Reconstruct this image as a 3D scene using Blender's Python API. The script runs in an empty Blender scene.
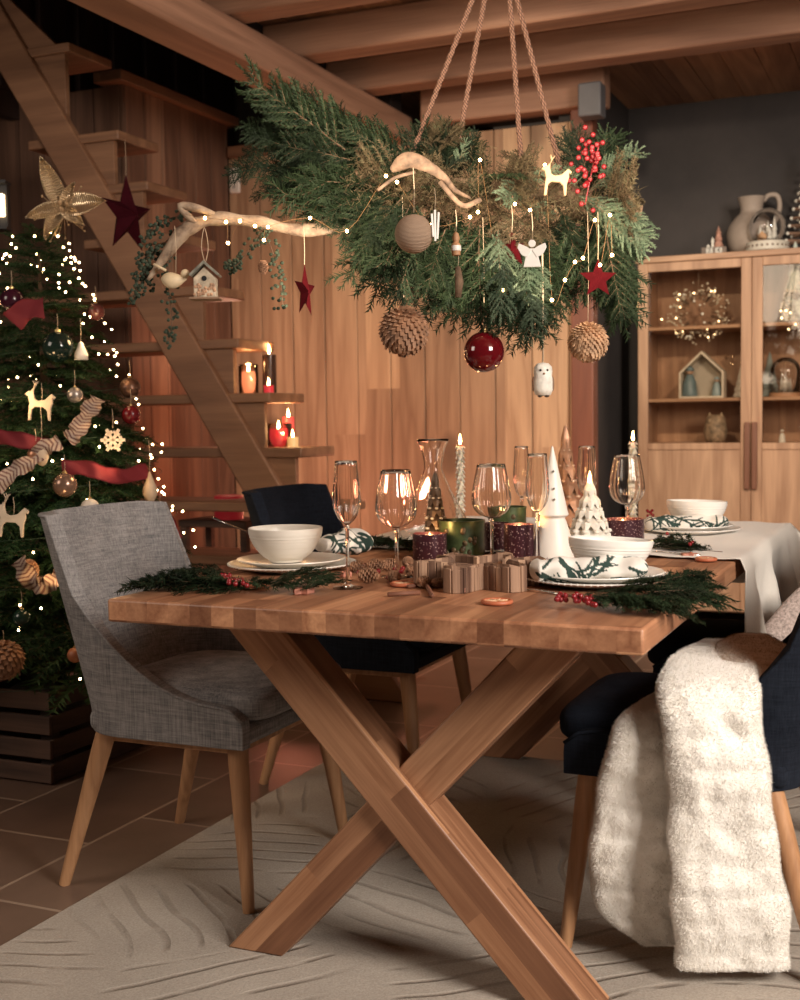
import bpy, math, random
from mathutils import Vector, Matrix, Euler, noise
random.seed(7)
PI=math.pi
SC=bpy.context.scene
COL=SC.collection
rnd=random.random
def U(a,b): return a+(b-a)*rnd()

# ------------------------------------------------------------------ camera
FPX=1231.5; TH=.412; PITCH=.0652; ROLL=.0134; CAMP=Vector((.429,-1.9525,1.1008))
fwd0=Vector((-math.sin(TH),math.cos(TH),0)); right0=Vector((math.cos(TH),math.sin(TH),0)); up0=Vector((0,0,1))
fwd=fwd0*math.cos(PITCH)-up0*math.sin(PITCH)
upp=fwd0*math.sin(PITCH)+up0*math.cos(PITCH)
upr=upp*math.cos(ROLL)+right0*math.sin(ROLL)
rgt=right0*math.cos(ROLL)-upp*math.sin(ROLL)
cam=bpy.data.objects.new('camera',bpy.data.cameras.new('camera')); COL.objects.link(cam)
M=Matrix((rgt,upr,-fwd)).transposed().to_4x4(); M.translation=CAMP
cam.matrix_world=M
cam.data.sensor_fit='HORIZONTAL'; cam.data.sensor_width=36; cam.data.lens=36*FPX/800
cam.data.clip_start=.02; SC.camera=cam
cam.data.dof.use_dof=True; cam.data.dof.focus_distance=2.7; cam.data.dof.aperture_fstop=6.3
def ray(px,py): return fwd+rgt*((px-400)/FPX)-upr*((py-500)/FPX)
def Pz(px,py,z): d=ray(px,py); return CAMP+d*((z-CAMP.z)/d.z)
def Py(px,py,y): d=ray(px,py); return CAMP+d*((y-CAMP.y)/d.y)
def Px(px,py,x): d=ray(px,py); return CAMP+d*((x-CAMP.x)/d.x)
def Pd(px,py,D): return CAMP+ray(px,py)*D

# ------------------------------------------------------------------ mesh builder
class MB:
    def __init__(s): s.v=[]; s.f=[]; s.m=[]; s.c=None
    def add(s,vs,fs,mi=0,M=None):
        o=len(s.v)
        if M is not None: vs=[M@Vector(p) for p in vs]
        s.v.extend([tuple(p) for p in vs]); s.f.extend([tuple(i+o for i in f) for f in fs]); s.m.extend([mi]*len(fs)); return s
    def box(s,x0,x1,y0,y1,z0,z1,M=None,mi=0):
        v=[(x0,y0,z0),(x1,y0,z0),(x1,y1,z0),(x0,y1,z0),(x0,y0,z1),(x1,y0,z1),(x1,y1,z1),(x0,y1,z1)]
        return s.add(v,[(0,3,2,1),(4,5,6,7),(0,1,5,4),(1,2,6,5),(2,3,7,6),(3,0,4,7)],mi,M)
    def lathe(s,prof,n=32,M=None,mi=0,ribs=0,amp=0,ramp=None):
        vs=[];fs=[];k=len(prof)
        for i,(r,z) in enumerate(prof):
            a_=amp*(ramp[i] if ramp else 1)
            for j in range(n):
                t=2*PI*j/n; rr=r*(1+a_*math.cos(ribs*t)) if ribs else r
                vs.append((rr*math.cos(t),rr*math.sin(t),z))
        for i in range(k-1):
            for j in range(n):
                a=i*n+j;b=i*n+(j+1)%n; fs.append((a,b,b+n,a+n))
        if prof[0][0]>1e-6: fs.append(tuple(range(n-1,-1,-1)))
        if prof[-1][0]>1e-6: fs.append(tuple((k-1)*n+j for j in range(n)))
        return s.add(vs,fs,mi,M)
    def cyl(s,r,z0,z1,n=20,M=None,mi=0,r2=None): return s.lathe([(r,z0),(r2 if r2 is not None else r,z1)],n,M,mi)
    def ball(s,r,c=(0,0,0),n=14,k=9,mi=0,sx=1,sy=1,sz=1,M=None):
        prof=[(r*math.sin(PI*i/k),-r*math.cos(PI*i/k)) for i in range(k+1)]
        prof[0]=(1e-5,-r);prof[-1]=(1e-5,r)
        T=Matrix.Translation(c)@Matrix.Diagonal((sx,sy,sz,1))
        return s.lathe(prof,n,(M@T) if M is not None else T,mi)
    def tube(s,pts,r,n=8,mi=0,M=None,closed=False):
        pts=[Vector(p) for p in pts]; N=len(pts); vs=[];fs=[]
        up=None
        for i,p in enumerate(pts):
            if closed: t=pts[(i+1)%N]-pts[i-1]
            else: t=pts[min(i+1,N-1)]-pts[max(i-1,0)]
            if t.length<1e-9: t=Vector((0,0,1))
            t.normalize()
            if up is None:
                up=Vector((0,0,1)) if abs(t.z)<.9 else Vector((1,0,0))
            a=t.cross(up); 
            if a.length<1e-6: a=t.orthogonal()
            a.normalize(); b=a.cross(t).normalized(); up=b
            rr=r[i] if isinstance(r,(list,tuple)) else r
            for j in range(n):
                q=2*PI*j/n; vs.append(p+a*(rr*math.cos(q))+b*(rr*math.sin(q)))
        for i in range(N if closed else N-1):
            i2=(i+1)%N
            for j in range(n):
                fs.append((i*n+j,i2*n+j,i2*n+(j+1)%n,i*n+(j+1)%n))
        if not closed:
            fs.append(tuple(range(n))); fs.append(tuple((N-1)*n+j for j in range(n-1,-1,-1)))
        return s.add(vs,fs,mi,M)
    def prism(s,poly,y0,y1,M=None,mi=0):   # poly in x,z ; extruded along y
        n=len(poly); vs=[(p[0],y0,p[1]) for p in poly]+[(p[0],y1,p[1]) for p in poly]
        fs=[tuple(range(n)),tuple(range(2*n-1,n-1,-1))]+[(i,i+n,(i+1)%n+n,(i+1)%n) for i in range(n)]
        return s.add(vs,fs,mi,M)
    def spike(s,p,d,w,mi=0):  # three sided needle
        d=Vector(d); a=d.orthogonal().normalized()*w; b=d.cross(a).normalized()*w
        p=Vector(p); o=len(s.v)
        s.v.extend([tuple(p+a),tuple(p-a*.5+b*.87),tuple(p-a*.5-b*.87),tuple(p+d)])
        s.f.extend([(o,o+1,o+3),(o+1,o+2,o+3),(o+2,o,o+3)]); s.m.extend([mi]*3)
    def grid(s,fn,nu,nv,mi=0,closeu=False,M=None):
        vs=[fn(i/nu if closeu else i/(nu-1),j/(nv-1)) for j in range(nv) for i in range(nu)]
        fs=[]
        for j in range(nv-1):
            for i in range(nu if closeu else nu-1):
                a=j*nu+i;b=j*nu+(i+1)%nu; fs.append((a,b,b+nu,a+nu))
        return s.add(vs,fs,mi,M)
    def mesh(s,name,mats,smooth=None):
        me=bpy.data.meshes.new(name); me.from_pydata([tuple(p) for p in s.v],[],s.f)
        for m in (mats if isinstance(mats,(list,tuple)) else [mats]): me.materials.append(m)
        me.polygons.foreach_set('material_index',s.m)
        me.validate()
        if smooth is not False:
            me.polygons.foreach_set('use_smooth',[True]*len(me.polygons))
            if smooth is not True: me.set_sharp_from_angle(angle=math.radians(smooth or 35))
        me.update(); return me
    def build(s,name,mats,parent=None,smooth=None,bevel=0,subsurf=0,solid=0,label=None,loc=None,recalc=False):
        me=s.mesh(name,mats,smooth)
        if s.c:
            ca=me.color_attributes.new('tint','FLOAT_COLOR','POINT')
            fl=[x for c in s.c for x in (c[0],c[1],c[2],1)]; ca.data.foreach_set('color',fl)
        if recalc:
            import bmesh
            bm=bmesh.new(); bm.from_mesh(me); bmesh.ops.recalc_face_normals(bm,faces=bm.faces); bm.to_mesh(me); bm.free()
        o=bpy.data.objects.new(name,me); COL.objects.link(o)
        if parent is not None: o.parent=parent
        if loc is not None: o.location=loc
        if solid:
            md=o.modifiers.new('solid','SOLIDIFY'); md.thickness=solid; md.offset=0
        if bevel:
            md=o.modifiers.new('bevel','BEVEL'); md.width=bevel; md.segments=2; md.limit_method='ANGLE'; md.angle_limit=math.radians(40)
            if smooth is not False: md.harden_normals=False
        if subsurf:
            md=o.modifiers.new('sub','SUBSURF'); md.levels=subsurf; md.render_levels=subsurf
        if label: o['label']=label
        return o
def tag(o,label,cat,group=None,kind=None):
    o['label']=label; o['category']=cat
    if group: o['group']=group
    if kind: o['kind']=kind
    return o
def thing(name,loc,label,cat,group=None,rot=0):
    o=bpy.data.objects.new(name,None); COL.objects.link(o); o.empty_display_size=.05
    o.location=loc; o.rotation_euler=rot if isinstance(rot,tuple) else (0,0,rot)
    return tag(o,label,cat,group)
def struct(o): o['kind']='structure'; return o
def dup(root,loc,rot=None,label=None,scale=None,group=None):
    r=root.copy(); COL.objects.link(r); r.location=loc
    if rot is not None: r.rotation_euler=rot if isinstance(rot,tuple) else (0,0,rot)
    if scale is not None: r.scale=(scale,)*3
    if label: r['label']=label
    if group: r['group']=group
    for ch in list(root.children):
        c=ch.copy(); COL.objects.link(c); c.parent=r
        for g in list(ch.children):
            d=g.copy(); COL.objects.link(d); d.parent=c
    return r
def RX(a): return Matrix.Rotation(a,4,'X')
def RY(a): return Matrix.Rotation(a,4,'Y')
def RZ(a): return Matrix.Rotation(a,4,'Z')
def T(x,y=None,z=None): return Matrix.Translation(x if y is None else (x,y,z))
def S(x,y=None,z=None): return Matrix.Diagonal((x,x if y is None else y,x if z is None else z,1))
def orient(d,normal=None):  # matrix whose X axis goes along d
    d=Vector(d).normalized(); n=Vector(normal) if normal is not None else Vector((0,0,1))
    y=n.cross(d)
    if y.length<1e-5: y=d.orthogonal()
    y.normalize(); z=d.cross(y)
    return Matrix((d,y,z)).transposed().to_4x4()
def catmull(pts,n):
    pts=[Vector(p) for p in pts]; out=[]; P=[pts[0]*2-pts[1]]+pts+[pts[-1]*2-pts[-2]]; K=len(pts)-1
    for i in range(n+1):
        t=i/n*K; k=min(int(t),K-1); u=t-k; a,b,c,d=P[k:k+4]
        out.append(.5*((2*b)+(c-a)*u+(2*a-5*b+4*c-d)*u*u+(3*b-a-3*c+d)*u**3))
    return out

# ------------------------------------------------------------------ materials
class NT:
    def __init__(s,name):
        s.mat=bpy.data.materials.new(name); s.mat.use_nodes=True; s.t=s.mat.node_tree; s.n=s.t.nodes; s.l=s.t.links
        s.b=s.n['Principled BSDF']; s.out=s.n['Material Output']
    def N(s,ty,**k):
        n=s.n.new(ty)
        for a,b in k.items():
            if a in ('operation','blend_type','data_type','interpolation','feature','distance','wave_type','bands_direction','noise_dimensions','voronoi_dimensions','attribute_name','rotation_type','wave_profile','offset','squash'): setattr(n,a,b)
        return n
    def link(s,a,b): s.l.new(a,b)
    def math(s,op,a,b=None,c=None):
        n=s.n.new('ShaderNodeMath'); n.operation=op
        for i,x in enumerate((a,b,c)):
            if x is None: continue
            if hasattr(x,'links'): s.l.new(x,n.inputs[i])
            else: n.inputs[i].default_value=x
        return n.outputs[0]
    def mix(s,f,a,b,mode='MIX'):
        n=s.n.new('ShaderNodeMix'); n.data_type='RGBA'; n.blend_type=mode
        for x,i in ((f,0),(a,6),(b,7)):
            if hasattr(x,'links'): s.l.new(x,n.inputs[i])
            else: n.inputs[i].default_value=(*x,1) if isinstance(x,(tuple,list)) and len(x)==3 else x
        return n.outputs[2]
    def ramp(s,fac,stops):
        n=s.n.new('ShaderNodeValToRGB'); e=n.color_ramp.elements
        while len(e)<len(stops): e.new(.5)
        for k,(p,c) in enumerate(stops):
            e[k].position=p; e[k].color=(*c,1) if isinstance(c,(tuple,list)) else (c,c,c,1)
        s.l.new(fac,n.inputs[0]); return n.outputs[0]
    def coord(s,kind='Object',scale=(1,1,1),rot=(0,0,0),loc=(0,0,0)):
        t=s.n.new('ShaderNodeTexCoord'); m=s.n.new('ShaderNodeMapping'); s.l.new(t.outputs[kind],m.inputs[0])
        m.inputs['Scale'].default_value=scale; m.inputs['Rotation'].default_value=rot; m.inputs['Location'].default_value=loc
        return m.outputs[0]
    def noise(s,vec,scale,detail=4,rough=.55,dist=0):
        n=s.n.new('ShaderNodeTexNoise'); s.l.new(vec,n.inputs['Vector']); n.inputs['Scale'].default_value=scale
        n.inputs['Detail'].default_value=detail; n.inputs['Roughness'].default_value=rough; n.inputs['Distortion'].default_value=dist
        return n.outputs[0]
    def bump(s,h,st=.2,dist=.005):
        n=s.n.new('ShaderNodeBump'); n.inputs['Strength'].default_value=st; n.inputs['Distance'].default_value=dist
        s.l.new(h,n.inputs['Height']); s.l.new(n.outputs[0],s.b.inputs['Normal']); return n
    def set(s,**k):
        for a,b in k.items():
            a={'base':'Base Color','rough':'Roughness','metal':'Metallic','trans':'Transmission Weight','ior':'IOR','emit':'Emission Color','estr':'Emission Strength','sub':'Subsurface Weight','sheen':'Sheen Weight','spec':'Specular IOR Level','coat':'Coat Weight','alpha':'Alpha'}[a]
            if hasattr(b,'links'): s.l.new(b,s.b.inputs[a])
            else: s.b.inputs[a].default_value=(*b,1) if isinstance(b,(tuple,list)) and len(b)==3 else b
        return s
MC={}
def plain(name,base,rough=.5,metal=0,nscale=0,namt=.15,bump=0,bscale=60,**k):
    if name in MC: return MC[name]
    t=NT(name); t.set(rough=rough,metal=metal,**k)
    if nscale:
        n=t.noise(t.coord(),nscale,5)
        lo=tuple(c*(1-namt) for c in base); hi=tuple(min(1,c*(1+namt)) for c in base)
        t.set(base=t.ramp(n,[(.3,lo),(.7,hi)]))
    else: t.set(base=base)
    if bump: t.bump(t.noise(t.coord(),bscale,5),bump,.004)
    MC[name]=t.mat; return t.mat
def wood(name,dark,light,axis=0,stave=None,off=(0,0,0),rough=.45,grain=1.0,knots=0,tonevar=.35,bump=.12,gs=7):
    """grain along axis; stave=(width,width2,length): glued staves each of its own tone"""
    t=NT(name); tc=t.coord(loc=off)
    sep=t.n.new('ShaderNodeSeparateXYZ'); t.link(tc,sep.inputs[0])
    o=[sep.outputs[0],sep.outputs[1],sep.outputs[2]]
    L=o[axis]; A=o[(axis+1)%3]; B=o[(axis+2)%3]
    tone=None; shift=0
    if stave:
        a=t.math('FLOOR',t.math('DIVIDE',A,stave[0])); b=t.math('FLOOR',t.math('DIVIDE',B,stave[1]))
        c0=t.n.new('ShaderNodeCombineXYZ'); t.link(a,c0.inputs[0]); t.link(b,c0.inputs[1])
        w0=t.n.new('ShaderNodeTexWhiteNoise'); w0.noise_dimensions='3D'; t.link(c0.outputs[0],w0.inputs[0])
        l=t.math('FLOOR',t.math('ADD',t.math('DIVIDE',L,stave[2]),t.math('MULTIPLY',w0.outputs[0],7.3)))
        c1=t.n.new('ShaderNodeCombineXYZ'); t.link(a,c1.inputs[0]); t.link(b,c1.inputs[1]); t.link(l,c1.inputs[2])
        w1=t.n.new('ShaderNodeTexWhiteNoise'); w1.noise_dimensions='3D'; t.link(c1.outputs[0],w1.inputs[0])
        tone=w1.outputs[0]; shift=t.math('MULTIPLY',tone,37.0)
    cb=t.n.new('ShaderNodeCombineXYZ')
    t.link(t.math('ADD',t.math('MULTIPLY',L,.09),shift) if tone is not None else t.math('MULTIPLY',L,.09),cb.inputs[0]); t.link(A,cb.inputs[1]); t.link(B,cb.inputs[2])
    wv=t.noise(cb.outputs[0],gs,3,.5,.6)
    rings=t.math('PINGPONG',t.math('MULTIPLY',wv,9*grain),1.0)
    fine_c=t.n.new('ShaderNodeCombineXYZ'); t.link(t.math('MULTIPLY',L,.03),fine_c.inputs[0]); t.link(A,fine_c.inputs[1]); t.link(B,fine_c.inputs[2])
    fine=t.noise(fine_c.outputs[0],160,3,.6)
    f=t.math('ADD',t.math('MULTIPLY',rings,.45),t.math('MULTIPLY',fine,.55))
    lo=dark; hi=light
    col=t.ramp(f,[(.15,lo),(.5,tuple((a+b)/2 for a,b in zip(lo,hi))),(.85,hi)])
    if tone is not None:
        v=tonevar; tr=t.ramp(tone,[(0,(1-1.15*v,1-1.3*v,1-1.35*v)),(.5,(1,1,1)),(1,(1+.75*v,1+.85*v,1+.8*v))])
        n=t.n.new('ShaderNodeVectorMath'); n.operation='MULTIPLY'; t.link(col,n.inputs[0]); t.link(tr,n.inputs[1]); col=n.outputs[0]
    if knots:
        v=t.n.new('ShaderNodeTexVoronoi'); v.inputs['Scale'].default_value=knots
        cv=t.n.new('ShaderNodeCombineXYZ'); t.link(t.math('MULTIPLY',L,.5),cv.inputs[0]); t.link(A,cv.inputs[1]); t.link(B,cv.inputs[2]); t.link(cv.outputs[0],v.inputs[0])
        k=t.ramp(v.outputs[0],[(.0,1.0),(.10,.7),(.16,0.0)])
        col=t.mix(k,col,tuple(c*.45 for c in dark))
    t.set(base=col,rough=rough); t.bump(f,bump,.002)
    return t.mat
def glass(name,col=(1,1,1),rough=0.0,ior=1.45):
    t=NT(name); t.set(base=col,rough=rough,trans=1.0,ior=ior); return t.mat
def pane(name,col=(1,1,1),refl=.10):
    t=NT(name); tr=t.n.new('ShaderNodeBsdfTransparent'); tr.inputs[0].default_value=(*col,1)
    gl=t.n.new('ShaderNodeBsdfGlossy'); gl.inputs['Roughness'].default_value=.02
    lw=t.n.new('ShaderNodeLayerWeight'); lw.inputs[0].default_value=.25
    f=t.math('ADD',t.math('MULTIPLY',lw.outputs['Fresnel'],.9),refl*.3)
    m=t.n.new('ShaderNodeMixShader'); t.link(f,m.inputs[0]); t.link(tr.outputs[0],m.inputs[1]); t.link(gl.outputs[0],m.inputs[2])
    t.link(m.outputs[0],t.out.inputs[0]); return t.mat
def emit(name,col,st):
    if name in MC: return MC[name]
    t=NT(name); t.set(base=(.02,.01,.0),emit=col,estr=st,rough=.4); MC[name]=t.mat; return t.mat
def tintmat(name,rough=.8,fabric=0,sheen=0):
    t=NT(name); a=t.n.new('ShaderNodeAttribute'); a.attribute_name='tint'; t.set(base=a.outputs[0],rough=rough,sheen=sheen)
    if fabric: t.bump(t.noise(t.coord(),fabric,3),.25,.002)
    return t.mat
def fabric(name,c0,c1,scale=260,rough=.9):
    t=NT(name)
    a=t.noise(t.coord(scale=(.07,.07,1)),scale,3,.7); b=t.noise(t.coord(scale=(1,1,.05)),scale,3,.7); c=t.noise(t.coord(),9,3)
    f=t.math('ADD',t.math('MULTIPLY',a,.4),t.math('ADD',t.math('MULTIPLY',b,.4),t.math('MULTIPLY',c,.2)))
    t.set(base=t.ramp(f,[(.38,c0),(.62,c1)]),rough=rough,spec=.15); t.bump(f,.5,.002); return t.mat

W_TABLE=wood('acacia_staves',(.22,.085,.042),(.52,.26,.14),axis=1,stave=(.06,.048,.40),tonevar=.42,rough=.42,off=(0,0,.0))
W_BEAM=wood('acacia_beam_staves',(.22,.092,.044),(.56,.30,.165),axis=0,stave=(.036,.045,.62),tonevar=.5,rough=.45)
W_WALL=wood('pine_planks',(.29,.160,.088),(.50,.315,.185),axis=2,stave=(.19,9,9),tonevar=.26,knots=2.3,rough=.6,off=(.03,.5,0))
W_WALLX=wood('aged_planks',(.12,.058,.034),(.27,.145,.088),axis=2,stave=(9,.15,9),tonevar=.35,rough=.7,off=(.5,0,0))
W_UNLIT=wood('unlit_planks',(.012,.006,.004),(.03,.015,.009),axis=2,rough=.8)  # near-black: the lack of light in the loft is in the colour
W_RAFT=wood('rafter_wood',(.21,.105,.064),(.38,.205,.13),axis=0,knots=2.0,rough=.65,gs=5)
W_RAFTY=wood('main_beam_wood',(.21,.105,.064),(.38,.205,.13),axis=1,knots=1.8,rough=.65,gs=5)
W_STAIR=wood('stair_wood',(.145,.066,.034),(.28,.14,.074),axis=0,rough=.55,gs=5)
W_CAB=wood('cabinet_oak',(.30,.155,.085),(.54,.32,.19),axis=2,rough=.5,gs=6)
W_CABX=wood('cabinet_oak_rail',(.30,.155,.085),(.54,.32,.19),axis=0,rough=.5,gs=6)
W_LEG=wood('ash_leg',(.33,.16,.075),(.55,.30,.15),axis=2,rough=.45,gs=14)
W_CRATE=wood('crate_wood',(.035,.018,.012),(.11,.058,.038),axis=0,rough=.8,knots=3)
F_GREY=fabric('grey_weave',(.12,.117,.122),(.34,.32,.31))
F_NAVY=fabric('navy_weave',(.004,.0055,.010),(.013,.017,.027))
# ------------------------------------------------------------------ the room
def floor_mat():
    t=NT('stone_tiles'); c=t.coord(rot=(0,0,PI/2))
    b=t.n.new('ShaderNodeTexBrick'); t.link(c,b.inputs['Vector']); b.inputs['Scale'].default_value=1
    b.inputs['Brick Width'].default_value=.62; b.inputs['Row Height'].default_value=.40; b.inputs['Mortar Size'].default_value=.006
    b.inputs['Mortar Smooth'].default_value=.2; b.inputs['Bias'].default_value=0
    b.inputs['Color1'].default_value=(.12,.072,.052,1); b.inputs['Color2'].default_value=(.18,.115,.085,1); b.inputs['Mortar'].default_value=(.34,.25,.19,1)
    b.offset=.37
    n=t.noise(t.coord(),5,6,.6); m=t.mix(.55,b.outputs[0],t.ramp(n,[(.3,(.55,.5,.48)),(.7,(1,1,1))]),'MULTIPLY')
    t.set(base=m,rough=.42); h=t.math('ADD',t.math('MULTIPLY',b.outputs[1],-1.2),t.math('MULTIPLY',n,.3)); t.bump(h,.35,.004); return t.mat
struct(MB().box(-4.6,2.6,-2.6,5.2,-.1,0).build('floor',floor_mat(),smooth=False))
def planks(x0,x1,z0,z1,y,w=.19,th=.03,gap=.005):
    m=MB(); x=x0
    m.box(x0,x1,y+th*.6,y+th+.05,z0,z1)
    k=0
    while x<x1-1e-3:
        e=min(x+w,x1); m.box(x+gap/2,e-gap/2,y+random.choice((0,.002,.004)),y+th,z0,z1); x=e
    return m
YB=3.9
# back wall: plain wide boards; the colour staves follow the boards
m=planks(-3.12,-1.17,0,2.52,YB)
struct(m.build('wall_back',W_WALL,bevel=.003))
m=MB(); y=2.98
m.box(-3.24,-3.16,2.98,3.96,0,2.70)
while y<3.89:
    m.box(-3.16,-3.12-random.choice((0,.003)),y+.002,min(y+.15,3.9)-.002,0,2.70); y+=.15
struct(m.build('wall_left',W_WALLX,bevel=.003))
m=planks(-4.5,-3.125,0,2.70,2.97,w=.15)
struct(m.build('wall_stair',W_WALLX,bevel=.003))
# darkness above and behind the stair, put into near-black plank colour
struct(MB().box(-4.6,-2.0,5.0,5.06,0,3.6).build('wall_loft',W_UNLIT,smooth=False))
struct(MB().box(-4.6,-4.5,-2.0,5.06,0,3.6).build('wall_far_left',W_UNLIT,smooth=False))
struct(MB().box(-4.6,-2.30,1.0,5.06,3.4,3.46).build('ceiling_loft',W_UNLIT,smooth=False))
m=MB()
for k in range(9): m.box(-3.75,-3.70,2.2+k*.3,2.28+k*.3,2.72,3.4)
m.box(-3.80,-3.74,2.0,5.0,2.6,3.4)
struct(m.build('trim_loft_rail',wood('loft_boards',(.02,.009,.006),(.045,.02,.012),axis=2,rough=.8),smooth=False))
struct(MB().box(-3.24,-3.08,2.9,3.96,2.70,2.75).build('trim_wall_cap',wood('cap_wood',(.12,.055,.03),(.24,.12,.065),axis=1),bevel=.004))
struct(MB().box(-3.1,-2.24,3.86,3.96,2.52,2.58).build('trim_back_cap',wood('cap_wood_x',(.12,.055,.03),(.24,.12,.065),axis=0),bevel=.004))
# dark plaster wall on the right, with the return beside the boards
t=NT('dark_plaster'); n=t.noise(t.coord(),2.2,6,.6); t.set(base=t.ramp(n,[(.3,(.026,.021,.020)),(.7,(.052,.042,.039))]),rough=.75); t.bump(t.noise(t.coord(),14,5),.25,.006)
PLAST=t.mat
struct(MB().box(-1.25,2.5,4.95,5.06,0,2.85).box(-1.28,-1.17,3.95,4.95,0,2.85).build('wall_right',PLAST,smooth=False))
struct(MB().box(-1.20,-1.09,3.86,3.95,0,2.62).build('trim_shaded_boards',wood('shaded_board_wood',(.13,.04,.022),(.22,.075,.04),axis=2),bevel=.006))  # dark red strip stands in for boards in shadow at the wall end
a=Py(582,75,3.78); b=Py(605,118,3.78)
struct(MB().box(a.x,b.x,3.70,3.80,b.z,2.64).build('trim_corbel',plain('grey_paint_wood',(.11,.105,.11),.6,nscale=6,bump=.2,bscale=14),bevel=.008))
# beams
struct(MB().box(-2.24,-2.05,-1.5,3.95,2.50,2.64).build('trim_main_beam',W_RAFTY,bevel=.012))
for k,y in enumerate((3.45,2.85,2.25,1.65,1.05,.45)):
    m=MB().box(-2.26,2.5,y-.07,y+.07,2.645,2.80)
    struct(m.build('trim_joist',W_RAFT,bevel=.012))
struct(MB().box(-1.95,-1.02,3.80,3.93,2.56,2.75).build('trim_wall_plate',W_RAFT,bevel=.01))
struct(MB().box(-2.24,-2.10,3.80,3.93,2.56,2.80).build('trim_wall_block',W_UNLIT,bevel=.01))
m=MB(); x=-2.30
while x<2.5:
    m.box(x+.002,min(x+.16,2.5)-.002,-1.8,5.0,2.80+random.choice((0,.004)),2.83); x+=.16
struct(m.build('ceiling',wood('ceiling_boards',(.22,.10,.05),(.36,.18,.095),axis=1,stave=(9,.16,9),tonevar=.3,rough=.7),smooth=False))
m=MB()
struct(MB().box(-2.40,-2.26,-1.8,3.95,2.64,3.4).build('wall_loft_side',W_UNLIT,smooth=False))

# ------------------------------------------------------------------ staircase
ST=thing('staircase',(-2.07,2.42,0),'steep open wooden staircase with diagonal stringer rising to the left','staircase')
def sx(u): return -u+2.07
YS0,YS1=0.0,.50
steps=[(2.07-.14*i, .994-.2225*i) for i in (4,3,2,1)]+[(2.07+.14*i,.994+.2225*i) for i in range(0,7)]+[(3.15,2.72)]
m=MB()
# diagonal stringer
def stringer(y0,y1):
    m=MB()
    def lowz(u): return .83+(u-2.17)*1.545
    u0,u1=1.633,3.62
    q=[(sx(u0),max(0,lowz(u0)+.0)),(sx(u1),lowz(u1)),(sx(u1),lowz(u1)+.30),(sx(u0-.19),0)]
    m.prism(q,y0,y1); return m
stringer(-.045,0.0).build('stringer',wood('stringer_wood',(.16,.073,.038),(.30,.15,.08),axis=0,rough=.55,gs=4),ST,bevel=.008,recalc=True)
for i,(u,z) in enumerate(steps):
    if z<.12: continue
    top=(i==len(steps)-1)
    MB().box(sx(u)-(.95 if i<8 else .3),sx(u)+.175,-.03,.27,z-.040,z).build('tread',W_STAIR,ST,bevel=.006)
    # side panel that fills the saw tooth between tread and stringer
    lz=.83+(u-2.17)*1.545+.04
    w_=.14 if not top else .40
    x0_=sx(u)-(.02 if not top else .4)
    MB().prism([(x0_,lz+(.03 if not top else .62)),(sx(u)+.14,max(0,lz-.216)),(sx(u)+.14,z-.040),(x0_,z-.040+(.0 if not top else .5))],-.014,.012).build('side_panel',W_STAIR,ST,bevel=.002,recalc=True)
# ------------------------------------------------------------------ rug
def rug_mat():
    t=NT('rug_wool'); c=t.coord()
    v=t.n.new('ShaderNodeTexVoronoi'); v.inputs['Scale'].default_value=2.2; t.link(c,v.inputs[0])
    sp=t.n.new('ShaderNodeSeparateColor'); t.link(v.outputs[1],sp.inputs[0])
    vr=t.n.new('ShaderNodeVectorRotate'); vr.rotation_type='Z_AXIS'; t.link(c,vr.inputs[0]); t.link(t.math('MULTIPLY',sp.outputs[0],3.14),vr.inputs['Angle'])
    w=t.n.new('ShaderNodeTexWave'); w.inputs['Scale'].default_value=4.6; w.inputs['Distortion'].default_value=6; w.inputs['Detail Scale'].default_value=.6; w.inputs['Detail'].default_value=1; t.link(vr.outputs[0],w.inputs[0])
    ln=t.ramp(w.outputs[1],[(.0,0.0),(.16,1.0)])
    dd=t.n.new('ShaderNodeTexVoronoi'); dd.feature='DISTANCE_TO_EDGE'; dd.inputs['Scale'].default_value=2.2; t.link(c,dd.inputs[0])
    mask=t.ramp(dd.outputs[0],[(.03,0.0),(.10,1.0)])
    brk=t.ramp(t.noise(c,7,2),[(.36,0.0),(.48,1.0)])
    l2=t.math('SUBTRACT',1.0,t.math('MULTIPLY',t.math('SUBTRACT',1.0,ln),t.math('MULTIPLY',mask,brk)))
    n=t.noise(c,220,3,.7); n2=t.noise(c,3,3)
    base=t.ramp(t.math('ADD',t.math('MULTIPLY',n,.6),t.math('MULTIPLY',n2,.4)),[(.3,(.27,.235,.20)),(.7,(.50,.45,.39))])
    col=t.mix(t.math('MULTIPLY',t.math('SUBTRACT',1.0,l2),.30),base,(.13,.095,.07))
    t.set(base=col,rough=.95,spec=.1); h=t.math('ADD',l2,t.math('MULTIPLY',n,.35)); t.bump(h,.7,.006); return t.mat
RUGX0,RUGX1,RUGY0,RUGY1=-1.365,1.2,-1.4,1.8
tag(MB().box(RUGX0,RUGX1,RUGY0,RUGY1,0.0005,.008).build('rug',rug_mat(),bevel=.003),'large beige wool rug with carved leaf veins under the dining table','rug')
def ground(x,y): return .008 if (RUGX0<x<RUGX1 and RUGY0<y<RUGY1) else 0.0

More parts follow.
